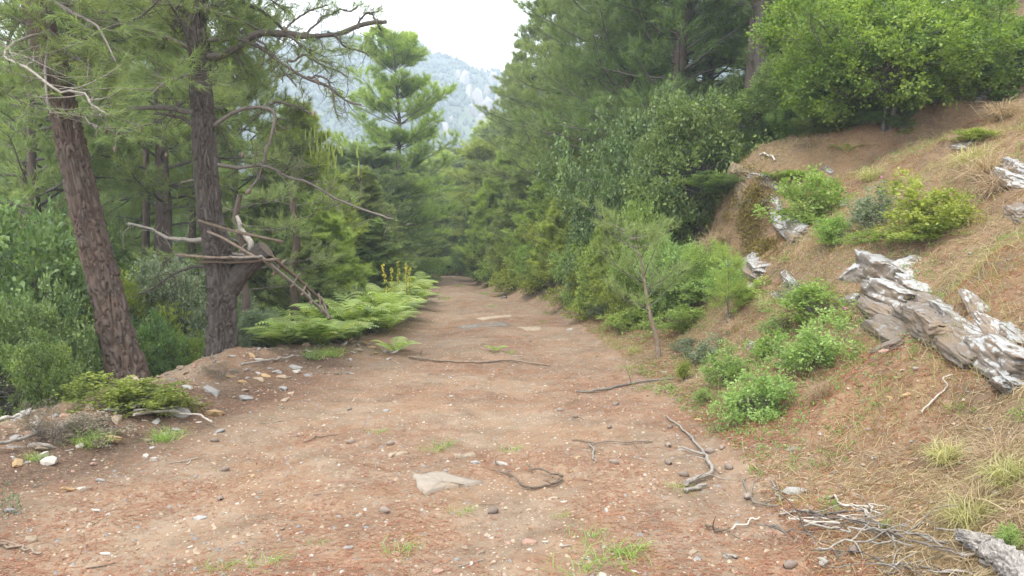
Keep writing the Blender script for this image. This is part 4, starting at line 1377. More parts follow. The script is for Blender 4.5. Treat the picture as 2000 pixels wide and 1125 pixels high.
for px, base, top, wp, mt, lb in [(1010, 545, 470, 110, L_YEL, 'light shrub mound on the bank above the far right track edge'), (1065, 540, 455, 120, L_ROUND, 'larger light shrub mound on the right bank before the pines'), (1120, 520, 430, 120, L_YEL, 'yellowish shrub mound high above the scree'),
                              (950, 530, 480, 70, L_YEL, 'light shrub at the far right edge of the track'), (905, 522, 490, 60, L_ROUND, 'small light shrub at the very end of the track'), (1180, 545, 470, 120, L_ROUND, 'green mound behind the dry heather'), (860, 520, 490, 70, L_YEL, 'light shrub closing the end of the track on the left')]:
    bush(SB3 if px % 20 else SB2, px, top, wp, 0, mt, lb, base=base)
for px, base, top, wp in [(1125, 580, 540, 70), (1160, 600, 560, 60), (1090, 570, 545, 50), (1420, 560, 505, 90), (1060, 585, 560, 40), (1200, 560, 520, 70)]:
    bush(SH, px, top, wp, 0, L_HEATH, 'greyish dry heather on the lower right bank', 'heather on the right bank', base=base)
for (pr, px, base, top, wp, mt, lb) in [
    (SR1, 1478, 828, 708, 108, L_CISTUS, 'bright green rockrose shrub lowest on the bank beside the track'),
    (SR2, 1425, 755, 672, 95, L_CISTUS, 'bright green rockrose shrub just above and left of the lowest one'),
    (SR2, 1380, 715, 655, 75, L_GREY, 'paler small rockrose behind the bright green pair'),
    (SR1, 1378, 790, 750, 42, L_CISTUS, 'tiny round rockrose tuft left of the lowest shrub'),
    (SR2, 1590, 742, 612, 130, L_CISTUS, 'broad bright green shrub below the white lichened outcrop'),
    (SR1, 1600, 640, 540, 130, L_ROUND, 'duller green shrub leaning against the left end of the white outcrop'),
    (SR2, 1500, 700, 640, 80, L_ROUND, 'green shrub in the gap between the bright pair and the broad shrub'),
    (SR1, 1555, 720, 665, 75, L_CISTUS, 'left shoulder of green growing against the broad bright shrub'),
    (SR1, 1455, 805, 750, 70, L_CISTUS, 'bright rockrose filling the space left of the lowest one'),
    (SR2, 1570, 590, 545, 80, L_GREY, 'greyish green plant left of the dull green shrub'),
    (SR1, 1345, 690, 655, 55, L_GREY, 'thin pale plant behind the paler rockrose'),
    (SR2, 1460, 600, 540, 90, L_ROUND, 'loose green shrub right of the pine seedling'),
    (SR1, 1335, 650, 590, 110, L_ROUND, 'green shrub behind the stem of the young pine on its right'),
    (SR2, 1220, 650, 600, 100, L_ROUND, 'loose green shrub left of the young pine stem'),
    (SR1, 1160, 620, 575, 90, L_YEL, 'light green shrub stepping down to the track left of the young pine'),
    (SR2, 1110, 600, 560, 80, L_YEL, 'light green shrub at the track edge further left of the young pine'),
    (SR1, 1640, 480, 410, 80, L_ROUND, 'green shrub between the one on the knoll and the greyish one'),
    (SR1, 1530, 660, 610, 75, L_CISTUS, 'small green shrub between the broad one and the heather'),
    (SR1, 1585, 440, 325, 125, L_ROUND, 'rounded green shrub growing over the right side of the rocky knoll'),
    (SR2, 1545, 400, 350, 90, L_ROUND, 'small green shrub on the lip of the rocky knoll'),
    (SR2, 1825, 470, 340, 160, L_YEL, 'yellow green shrub high on the bank above the white outcrop'),
    (SR1, 1800, 490, 420, 110, L_ROUND, 'darker green shrub just below the yellow green one'),
    (SR2, 1700, 455, 360, 90, L_GREY, 'thin greyish shrub with a pink flower between two green shrubs'),
    (SR1, 1690, 480, 445, 65, L_ROUND, 'low green tuft under the thin greyish shrub'),
    (SR2, 1750, 275, 226, 65, L_DARK, 'small dark shrub under the bright oak'),
    (SR1, 1905, 282, 246, 70, L_YEL, 'yellowish grassy shrub high at the right of the bank'),
    (SR1, 1978, 1100, 1050, 60, L_CISTUS, 'leafy green shoot at the lower right corner beside the log'),
    (SW, 1625, 1005, 940, 55, L_CISTUS, 'leafy seedling growing through the brushwood'),
    (SW, 1738, 1045, 990, 45, L_CISTUS, 'bright leafy seedling right of the brushwood'),
    (SW, 1588, 920, 885, 22, L_CISTUS, 'tiny upright seedling on the lower bank'),
    (SW, 1440, 840, 815, 60, L_CISTUS, 'sparse green herb under the lowest rockrose'),
    (SW, 1405, 850, 820, 55, L_CISTUS, 'sparse pale herb at the edge of the track below the rockroses'),
    (SW, 1880, 820, 795, 60, L_ROUND, 'low herb on bare soil at the right of the bank'),
    (SW, 1990, 830, 790, 50, L_ROUND, 'dull green herb cut by the right edge of the picture'),
    (SW, 1945, 690, 665, 20, L_CISTUS, 'sprig growing in front of the long tilted rock slab'),
    (SW, 1850, 690, 660, 25, L_CISTUS, 'sprig under the overhanging rock slab'),
    (SW, 1690, 640, 600, 40, L_CISTUS, 'small sprig in the hollow below the white outcrop'),
    (SW, 1540, 525, 495, 70, L_ROUND, 'low green plant above the mossy rock'),
    (SW, 1250, 735, 715, 50, L_CISTUS, 'pale weed at the right edge of the track'),
    (SW, 1300, 770, 750, 70, L_CISTUS, 'pale weed beside the track behind the fallen twig'),
    (SW, 1068, 615, 600, 26, L_CISTUS, 'small green tuft at the right edge of the middle track'),
    ]:
    bush(pr, px, top, wp, 0, mt, lb, base=base)
fl = [q for q in bpy.data.objects if q.get('label', '').startswith('thin greyish shrub')][0]

for px, top, wp, Y, lb in [(1600, 175, 190, 13.6, 'dark shrub filling the shade between the knoll and the bright oak'), (1690, 160, 200, 12.9, 'dark shrub under the left side of the bright oak'), (1540, 190, 120, 14.6, 'dark shrub right of the pine trunk behind the knoll'),
                           (1780, 120, 220, 13.6, 'dark shrub behind the pale oak stems'), (1880, 90, 180, 13.8, 'dark shrub at the upper right behind the bright oak'), (1640, 235, 110, 12.6, 'small dark shrub at the edge of the needle slope')]:
    bush(SB2 if px % 20 else SB1, px, top, wp, Y, L_DARK, lb)
for px, base, top, wp, lb in [(1620, 284, 215, 130, 'dark shrub at the upper rim of the needle slope by the knoll'), (1560, 268, 200, 110, 'dark shrub right beside the foot of the furrowed pine trunk'), (1690, 280, 215, 120, 'dark shrub at the rim left of the pale oak stems'),
                              (1730, 255, 190, 120, 'dark shrub around the left oak stem'), (1860, 222, 150, 110, 'dark shrub right of the pale oak stems'), (1925, 185, 110, 120, 'dark shrub below the oak at the upper right'), (1660, 250, 150, 160, 'tall dark shrub between the oak and the knoll')]:
    bush(SB1 if px % 20 else SB2, px, top, wp, 0, L_DARK, lb, base=base)
p_ = hit(1900, 205)
use(OAK, (p_[0], p_[1] + .5, p_[2] - .2), 3.9, (.75, .75, .62), 'bright oak crown at the upper right, next to the larger one')
# bright oak over the bank
q = hit(1800, 242)
s = 460 / F * q[1] / 4.4
ztop = at(1730, -40, q[1])[2]
oak = use(OAK, (at(1735, 242, q[1])[0], q[1] + .2, q[2] - .1), .4, (s * 1.08, s, (ztop - q[2]) / 2.85), 'bright green leafy oak spreading over the top of the bank')
use(OAK, (at(1655, 60, 13.6)[0], 13.6, float(H(at(1655, 60, 13.6)[0], 13.6)) - .3), 2.2, (s * .66, s * .66, s * 1.05), 'left wing of bright oak leaves hanging beside the dark pine trunk')
OAKS = [(1960, 30, 12.5, 260, L_DARK, 'duller leafy oak behind the bright one at the right edge'), (1590, 90, 13.5, 220, L_DARK, 'dark leafy oak between the bright oak and the pine trunk')]
for px, top, Y, wp, mt, lb in OAKS:
    p = at(px, top, Y)
    gz = float(H(p[0], Y))
    s = wp / F * Y / 4.4
    setmat(use(OAK, (p[0], Y, gz - .1), px, (s, s, max((p[2] - gz) / 3.0, .3)), lb), mt)

# undergrowth of the left slope
LUG = ['yellow green shrub just left of the leaning trunk at half height', 'blue green shrub behind the large one at the far left', 'mid green shrub right of the leaning trunk', 'grey green shrub behind the platform tree foot', 'dark shrub behind the slender trunk by the ladder', 'blue green shrub high behind the far left ones', 'blue green shrub behind the fallen ladder', 'dark shrub furthest back at the left edge', 'dark shrub against the lower leaning trunk', 'dark shrub left of the silvery shrub', 'dark shrub behind the top of the fern stand', 'broad blue green shrub far behind the two big trunks', 'blue green shrub at the left end of the fern stand', 'blue green shrub cut by the left edge of the picture', 'blue green shrub right behind the platform tree foot']
BG = 'shrubs down the slope behind the left trunks'
bush(SB1, 0, 405, 400, 9.7, L_HOLM, 'large blue green broad-leaved shrub at the far left')
bush(SB2, 60, 540, 230, 8.3, L_HOLM, 'blue green shrub in front of the large one at the far left')
bush(SB2, 20, 640, 190, 6.9, L_DARK, 'dark green shrub low at the left edge')
bush(SB3, 75, 665, 120, 7.2, L_ROUND, 'mid green shrub left of the leaning trunk base')
bush(SB1, 330, 505, 190, 11.2, L_GREY, 'pale grey green shrub between the two big trunks')
bush(SB2, 300, 600, 160, 10.2, L_OLIVE, 'shrub low between the two big trunks')
bush(SB2, 375, 640, 110, 10.4, L_ROUND, 'green shrub just left of the platform tree base')
bush(SB1, 500, 600, 110, 11.6, L_GREY, 'grey green shrub right of the platform tree base')
bush(SB2, 685, 555, 90, 15.5, L_GREY, 'silvery shrub rising among the ferns')
bush(SB1, 755, 505, 60, 24, L_YEL, 'rounded bright shrub behind the tall yellow flower spikes')
bush(SB2, 820, 500, 90, 30, L_ROUND, 'low dark shrub behind the ferns at the bend')
bush(SB1, 870, 500, 60, 40, L_ROUND, 'small shrub at the far bend of the track')
for px, top, wp, Y, mt, pr in [(190, 480, 200, 11, L_YEL, SB3), (60, 500, 260, 11, L_OLIVE, SB1), (240, 520, 180, 12.5, L_ROUND, SB2), (420, 560, 160, 13, L_GREY, SB3), (530, 600, 130, 14.5, L_OLIVE, SB2), (150, 430, 230, 14, L_OLIVE, SB1),
                               (600, 560, 130, 18, L_OLIVE, SB3), (30, 450, 260, 15, L_DARK, SB2), (210, 620, 150, 9.4, L_DARK, SB2), (640, 540, 120, 21, L_DARK, SB1), (700, 520, 110, 26, L_DARK, SB2), (350, 480, 200, 17, L_OLIVE, SB2), (545, 640, 90, 12.8, L_OLIVE, SB3), (-60, 560, 200, 7.5, L_OLIVE, SB1), (440, 600, 120, 12, L_OLIVE, SB1)]:
    bush(pr, px, top, wp, Y, mt, LUG.pop(0), BG)
bush(SR2, 255, 722, 190, 0, L_YEL, 'low yellow green shrub at the foot of the leaning pine', base=812)
bush(SR1, 330, 755, 90, 0, L_YEL, 'smaller yellow green shrub right of the one at the leaning pine', base=808)
bush(SR1, 165, 800, 110, 0, L_HEATH, 'brittle grey brushy plant at the left verge', base=862)
bush(SH, 95, 770, 150, 0, L_HEATH, 'grey dry heather below the leaves at far left', base=870)
bush(SH, 430, 700, 90, 0, L_HEATH, 'dry brush around the base of the platform tree', base=748)
bush(SW, 12, 925, 60, 0, L_GREY, 'broad-leaved weed at the lower left edge', base=1010)
bush(SR2, 735, 560, 70, 0, L_GREY, 'pale leafy base of weeds before the flower spikes', base=572)

# young pine leaning by the track on the right
q = hit(1286, 700)
YP = thing('young_pine', 'spindly young pine with a bent dark stem at the right edge of the track', 'tree', q)
pts = np.array([q, at(1283, 665, q[1]), at(1268, 610, q[1]), at(1262, 570, q[1] + .1), at(1250, 500, q[1] + .15), at(1240, 455, q[1] + .1)]) - q
pth = interp_path(pts, 30)
V, Q, T = trunk(pth, [.034, .026, .022, .017, .011, .005], 14, 80, .004, 5, .1)
MB().add(V, Q, T).build('trunk', DARKWOOD, YP, smooth=True)
r = np.random.default_rng(5)
K = 16
k0 = r.uniform(.42, 1, K)
az = np.arange(K) * 2.4
lp = grow(pth[(k0 * 29).astype(int)], np.stack([np.cos(az), np.sin(az), .3 + 0 * az], -1), r.uniform(.35, .85, K), 8, np.full((K, 1), .6), .1, r)
mb = MB()
pine_limbs(mb, lp, np.full(K, .008), r, nsub=8, ntuft=3, nn=14, L=.11, wd=.0045, bare=.2, twr=.003)
mb.build('crown', [TWIG, L_PINE], YP)
bt = interp_path(np.array([at(1250, 500, q[1]), at(1225, 470, q[1] - .1), at(1265, 462, q[1] - .2)]) - q, 8)
MB().add(*tubes(bt, np.linspace(.009, .004, 8), 5)).build('dead_twig', GREYWOOD, YP)
# little pine seedling on the bank
for px, base, top, wp, lb in [(1420, 640, 500, 90, 'little soft pine seedling in front of the mossy rock'), (1335, 745, 715, 24, 'tiny pine seedling among the pale rockroses')]:
    q = hit(px, base)
    p = at(px, top, q[1])
    hs = (p[2] - q[2]) / PC['h']
    root = thing('pine_seedling', lb, 'seedling', q)
    hh = p[2] - q[2]
    r = np.random.default_rng(px)
    K = 14
    MB().add(*tubes(np.array([[0, 0, 0], [.01, 0, hh * .5], [0, .01, hh]]), np.array([.012, .008, .003]), 6)).build('trunk', TWIG, root)
    k0 = r.uniform(.1, .95, K)
    az = np.arange(K) * 2.4
    lp = grow(np.array([0, 0, 1]) * (k0 * hh)[:, None], np.stack([np.cos(az), np.sin(az), .7 + 0 * az], -1), wp / F * q[1] * .5 * (1.2 - .6 * k0), 6, np.full((K, 1), .8), .08, r)
    mb = MB()
    pine_limbs(mb, lp, np.full(K, .004), r, nsub=6, ntuft=3, nn=16, L=.09 * min(1, hh * 2), wd=.004, bare=.1, twr=.002)
    mb.build('crown', [TWIG, L_PINE_Y], root)

# ------------------------------------------------------------------ ferns
def make_fern(seed, nf=8, L=.62):
    r = np.random.default_rng(seed)
    root = thing('fern', '', 'fern')
    for f in range(nf):
        az = f * 2 * PI / nf + r.uniform(-.35, .35)
        Lf = L * r.uniform(.75, 1.15)
        n = 15
        t = np.linspace(0, 1, n)
        lift = r.uniform(.30, .52)
        out = t * Lf
        zz = lift * np.sin(t * PI * .62) * Lf * 1.25
        P = np.stack([np.cos(az) * out, np.sin(az) * out, zz], -1)
        T = unit(np.gradient(P, axis=0))
        S = unit(np.cross(T, np.array([0, 0, 1.])))
        Nn = np.cross(S, T)
        mb = MB()
        mb.add(*tubes(P, np.linspace(.004, .0015, n), 3), tint=.7)
        wpn = Lf * .34 * np.sin(np.clip((t - .12) / .88, 0, 1) ** .6 * PI * .92) + .006
        for sgn in (-1, 1):
            D = unit(S * sgn + T * .55 + Nn * (-.12))
            b0 = P
            tip = P + D * wpn[:, None] - np.array([0, 0, 1]) * (wpn[:, None] ** 2) * .6
            hw = Lf / n * .42
            Ms = P + D * (wpn * .5)[:, None]
            V = np.stack([b0 - T * hw, b0 + T * hw, Ms + T * hw * .9, tip, Ms - T * hw * .9], 1)[2:]
            K = len(V)
            bb = np.arange(K)[:, None] * 5
            Fa = np.concatenate([bb + np.array(q) for q in ((0, 1, 2), (0, 2, 4), (4, 2, 3))])
            if sgn < 0: Fa = Fa[:, ::-1]
            mb.add(V.reshape(-1, 3), Fa, np.repeat(np.clip(r.normal(.5, .2) + r.normal(0, .1, K), 0, 1), 5))
        mb.build('frond', L_FERN if f % 4 else L_FERND, root)
    return root
FN = [park(make_fern(400 + k)) for k in range(3)]
r = np.random.default_rng(9)
cnt = 0
LFN = 'bracken fern in the bright stand along the left edge of the track'
for _ in range(4000):
    Y = 10.5 + 14.5 * r.random() ** 1.4
    xl = np.interp(Y, YL, XL)
    u = r.uniform(.15, 2.9 if Y > 12 else 1.9)
    x = xl - u + (.12 if Y > 12.5 else 0)
    px = 1000 + x / Y * F
    if px < 535 + max(0, (Y - 13)) * 10: continue
    if cnt >= 290: break
    k = r.integers(0, 3)
    s = r.uniform(.7, 1.2) * (1.0 if Y > 12 else .85)
    use(FN[k], (x, Y, float(H(x, Y)) + .02), r.uniform(0, 6.28), (s, s, s * r.uniform(.9, 1.6) if Y > 12.5 else s * .9), LFN, 'bracken ferns beside the track')
    cnt += 1
for px, py, s, lb in [(772, 690, .7, 'darker fern standing alone at the left edge of the track in front of the stand'), (968, 687, .28, 'small fern sprout growing in the middle of the track'),
                      (1655, 300, .4, 'fern under the dark trees on top of the bank'), (1770, 262, .25, 'small fern by the oak trunks'), (705, 545, .8, 'fern behind the silvery shrub')]:
    q = hit(px, py)
    use(FN[px % 3], q, 1.0, (s, s, s * .9), lb)
for px, py in [(815, 552), (825, 545), (800, 548)]:
    q = hit(px, py)
    use(FN[px % 3], q, 2.0, (1.1, 1.1, 1.1), 'fern at the left edge beyond the yellow flower spikes', 'ferns beyond the flower spikes')

# mullein spikes
for k, (px, top, base, Y) in enumerate([(765, 520, 570, 17.2), (778, 512, 570, 17.4), (793, 515, 568, 17.3), (800, 524, 570, 17.5), (757, 515, 562, 17.0)]):
    b = at(px + (6 if k == 4 else 0), base, Y)
    b[2] = float(H(b[0], Y))
    tp = at(px - (10 if k == 4 else 0), top, Y)
    root = thing('mullein', 'tall pale yellow flower spike among ferns at the left edge, number apart only by height', 'flower', b)
    root['label'] = ['leftmost upright yellow flower spike above the ferns', 'tallest yellow flower spike above the ferns', 'dense yellow flower spike third in the row', 'short yellow flower spike at the right of the row', 'yellow flower spike leaning to the left'][k]
    r = np.random.default_rng(500 + k)
    MB().add(*tubes(interp_path(np.array([[0, 0, 0], (tp - b) * .5 + [.01, 0, 0], tp - b]), 8), np.linspace(.012, .006, 8), 5)).build('stem', L_YEL, root)
    n = 90
    f = r.uniform(.35, 1, n)
    P = (tp - b)[None] * f[:, None]
    D = r.normal(size=(n, 3))
    MB().add(*leafquads(P, D, .05, .04, r, r.random(n))).build('blossoms', L_FLOW, root)['kind'] = 'stuff'
    n = 14
    az = r.uniform(0, 6, n)
    MB().add(*leafquads(np.array([0, 0, 1.]) * r.uniform(0, .15, n)[:, None], np.stack([np.cos(az), np.sin(az), .6 + 0 * az], -1), .26, .08, r, r.random(n))).build('leaves', L_GREY, root)['kind'] = 'stuff'

# ------------------------------------------------------------------ rock outcrops
def outcrop(label, slabs, seed, mat=ROCK, name='rock_outcrop'):
    """slabs: (pxA,pyA, pxB,pyB, height_px, depth_m[, push, mat])"""
    q0 = hit((slabs[0][0] + slabs[0][2]) / 2, (slabs[0][1] + slabs[0][3]) / 2)
    root = thing(name, label, 'rock', q0)
    for k, sl in enumerate(slabs):
        ax, ay, bx, by, hp, dep = sl[:6]
        push = sl[6] if len(sl) > 6 else 0
        mt = sl[7] if len(sl) > 7 else mat
        A, B = hit(ax, ay), hit(bx, by)
        if abs(A[1] - B[1]) > 2.5:
            ym = min(A[1], B[1]) + .6
            A, B = at(ax, ay, ym), at(bx, by, ym)
        c = (A + B) / 2
        L = np.linalg.norm(B - A)
        X = (B - A) / L
        view = unit(c - np.array([0, 0, CAMZ]))
        Yv = unit(view - X * (view @ X) + np.array([0, 0, .15]))
        Yv = unit(Yv - X * (Yv @ X))
        Z = np.cross(X, Yv)
        h = hp / F * c[1]
        me = rockmesh('slab', (L * 1.08, dep, h * 1.3), seed + k, mt, 30, .22, .022, .84)
        o = link('slab', me, root)
        c = c + view * (dep * .22 + push) - np.array([0, 0, h * .2])
        M = Matrix((X, Yv, Z)).transposed()
        o.matrix_local = Matrix.Translation(Vector(c - q0)) @ M.to_4x4()
    return root
outcrop('big outcrop with white lichen crest in the middle of the right bank', [
    (1662, 560, 1722, 515, 62, .40, .02), (1700, 520, 1770, 560, 58, .5, .08), (1745, 505, 1825, 535, 44, .5, .15), (1715, 560, 1800, 600, 50, .45, .06), (1780, 545, 1835, 575, 36, .4, .15),
    (1690, 590, 1780, 630, 36, .35, .04, ROCK_BARE), (1775, 600, 1860, 650, 40, .4, .06, ROCK_BARE), (1650, 600, 1695, 590, 44, .3, .1), (1650, 640, 1700, 620, 34, .3, .12)], 40)
outcrop('long tilted rock slab running down to the right edge of the picture', [
    (1795, 600, 1880, 650, 46, .4, -.12, ROCK_BARE), (1850, 635, 1940, 700, 46, .4, -.10, ROCK_BARE), (1860, 640, 2000, 745, 48, .45, .05, ROCK_BARE), (1840, 605, 1990, 690, 40, .4, .02), (1900, 650, 2040, 740, 55, .45, .15), (1790, 570, 1880, 640, 36, .35, .15, ROCK_BARE), (1965, 735, 1990, 765, 30, .2, 0)], 60)
outcrop('white lichened rock standing above the long tilted slab', [(1910, 590, 1935, 645, 30, .28, 0), (1930, 620, 1995, 690, 34, .3, .05), (1955, 625, 2020, 680, 30, .3, .1)], 70)
outcrop('brown bedded rock in bare soil below the white outcrop', [(1700, 620, 1790, 660, 40, .3, .06, ROCK_BARE), (1740, 650, 1830, 690, 34, .3, .08, ROCK_BARE), (1725, 690, 1770, 665, 26, .2, .05, ROCK_BARE)], 80)
outcrop('mossy stepped rock face under the lip of the knoll', [
    (1435, 350, 1445, 322, 28, .35, .05, ROCK_MOSS), (1445, 330, 1500, 360, 24, .5, .1, ROCK_MOSS), (1440, 365, 1490, 395, 34, .5, .1, ROCK_MOSS), (1495, 352, 1522, 372, 16, .3, 0), (1448, 400, 1500, 430, 36, .5, .15, ROCK_MOSS), (1470, 340, 1510, 350, 16, .3, 0), (1500, 385, 1528, 412, 20, .3, -.05), (1520, 420, 1560, 455, 22, .35, -.03), (1540, 440, 1565, 470, 16, .25, 0, ROCK_BARE)], 90)
outcrop('dark bedded rock capped with yellow moss left of the small white stones', [(1452, 510, 1485, 550, 30, .3, .0, ROCK_BARE), (1470, 500, 1495, 530, 24, .3, .05), (1448, 530, 1478, 560, 18, .25, 0)], 110)
outcrop('small white rock above the heather beside the mossy one', [(1535, 535, 1552, 560, 14, .15, 0), (1545, 540, 1560, 565, 10, .12, 0)], 120)
outcrop('small pale rock poking out left of the dull green shrub', [(1515, 575, 1535, 590, 14, .15, 0)], 124)
outcrop('grey rock half hidden behind the bright rockroses', [(1510, 670, 1545, 700, 22, .2, 0, ROCK_BARE), (1470, 675, 1500, 690, 16, .2, .03)], 128)
outcrop('rock jutting from the slope at the right edge above the grass', [(1965, 345, 2010, 365, 26, .3, 0), (1985, 325, 2020, 345, 24, .3, .05), (1980, 405, 2015, 425, 24, .25, 0, ROCK_BARE)], 132)
outcrop('small grey rock showing through the shrub on the knoll', [(1605, 325, 1628, 340, 12, .15, 0)], 136)
outcrop('pale rock behind the thin greyish shrub', [(1690, 425, 1712, 440, 22, .15, 0)], 140)
outcrop('flat grey rock below the oak trunks on the needle slope', [(1855, 290, 1890, 283, 12, .2, 0), (1880, 285, 1900, 280, 8, .15, 0)], 144)
outcrop('grey stone ledge among bushes at the top right', [(1895, 200, 1925, 190, 14, .25, 0), (1930, 190, 1950, 184, 10, .2, 0)], 148)
outcrop('flat pale slab set in the middle of the track', [(812, 944, 942, 942, 16, .35, 0, mat_rock('worn_pale_slab', (.20, .175, .145), (.31, .275, .23), 0))], 152, name='flat_rock')
fr = [q for q in bpy.data.objects if q.get('label', '') == 'flat pale slab set in the middle of the track'][0]

def flatslab(root, outline, zoff, mat, seed, th=.03):
    """thin slab lying in the ground, outline in photo points"""
    r = np.random.default_rng(seed)
    P = np.array([hit(*p) for p in outline])
    P = np.vstack([P, P[:1]])
    P = np.concatenate([P[i] + (P[i + 1] - P[i]) * np.linspace(0, 1, 6)[:-1, None] for i in range(len(P) - 1)])
    P[:, :2] += r.normal(size=(len(P), 2)) * .008
    c = P.mean(0)
    n = len(P)
    rings = [1.0, .97, .75, .5, .25, .02]
    zz = [-th, zoff, zoff + .004, zoff + .006, zoff + .005, zoff + .006]
    V = []
    for s_, z_ in zip(rings, zz):
        q = c + (P - c) * s_
        q[:, 2] = H(q[:, 0], q[:, 1], False) + z_ + (.003 * r.normal(size=n) if s_ < 1 else 0)
        V.append(q - np.array(root.location))
    Fa = [(k * n + j, k * n + (j + 1) % n, (k + 1) * n + (j + 1) % n, (k + 1) * n + j) for k in range(len(rings) - 1) for j in range(n)]
    return MB().add(np.concatenate(V), np.array(Fa)).build('slab', mat, root)
for ch in list(fr.children):
    mm = ch.data.materials[0]
    bpy.data.objects.remove(ch)
flatslab(fr, [(806, 930), (866, 926), (945, 944), (905, 952), (872, 956), (830, 968), (818, 958)], .016, mm, 1)
for k, (ol, lb) in enumerate([([(890, 640), (940, 632), (985, 630), (1000, 637), (940, 641), (900, 644)], 'low grey bedrock hump across the middle track'),
                 ([(1010, 640), (1050, 637), (1060, 643), (1030, 646)], 'flat pale rock right of the bedrock hump'),
                 ([(930, 622), (1000, 616), (1005, 620), (940, 626)], 'thin pale rock streak above the bedrock hump'),
                 ([(885, 888), (930, 887), (932, 893), (890, 896)], 'thin flat stone behind the pale slab'),
                 ([(755, 890), (795, 884), (800, 888), (760, 894)], 'narrow flat stone flush with the soil'),
                 ([(833, 582), (857, 583), (855, 586), (835, 586)], 'small pale streak of rock far up the track')]):
    rt = thing('flat_rock', lb, 'rock', hit(*ol[0]))
    flatslab(rt, ol, .010, [ROCK_BARE, STONE_B, STONE_B, STONE_B, STONE_B, STONE_B][k], 20 + k)

# moss on the knoll face and mossy rock
def moss(px, py, w, h, label, seed):
    r = np.random.default_rng(seed)
    n = 2200
    P = []
    for k in range(0, 60):
        P.append(hit(px + r.normal() * w * .4, py + r.normal() * h * .35))
    P = np.array(P)
    k = r.integers(0, 60, n)
    Q = P[k] + r.normal(size=(n, 3)) * .05
    Q[:, 1] -= .12
    Q[:, 2] += .02
    V, Fa, T = leafquads(Q, r.normal(size=(n, 3)) + np.array([0, -.6, .5]), .035, .022, r, r.random(n))
    return tag(MB().add(V, Fa, T).build('moss', MOSS), label, 'moss', kind='stuff')
moss(1470, 385, 60, 90, 'yellow brown moss hanging on the rock face of the knoll', 1)
moss(1480, 488, 45, 22, 'yellow brown moss capping the dark bedded rock', 2)
moss(1455, 435, 50, 60, 'yellow brown moss at the foot of the knoll', 3)

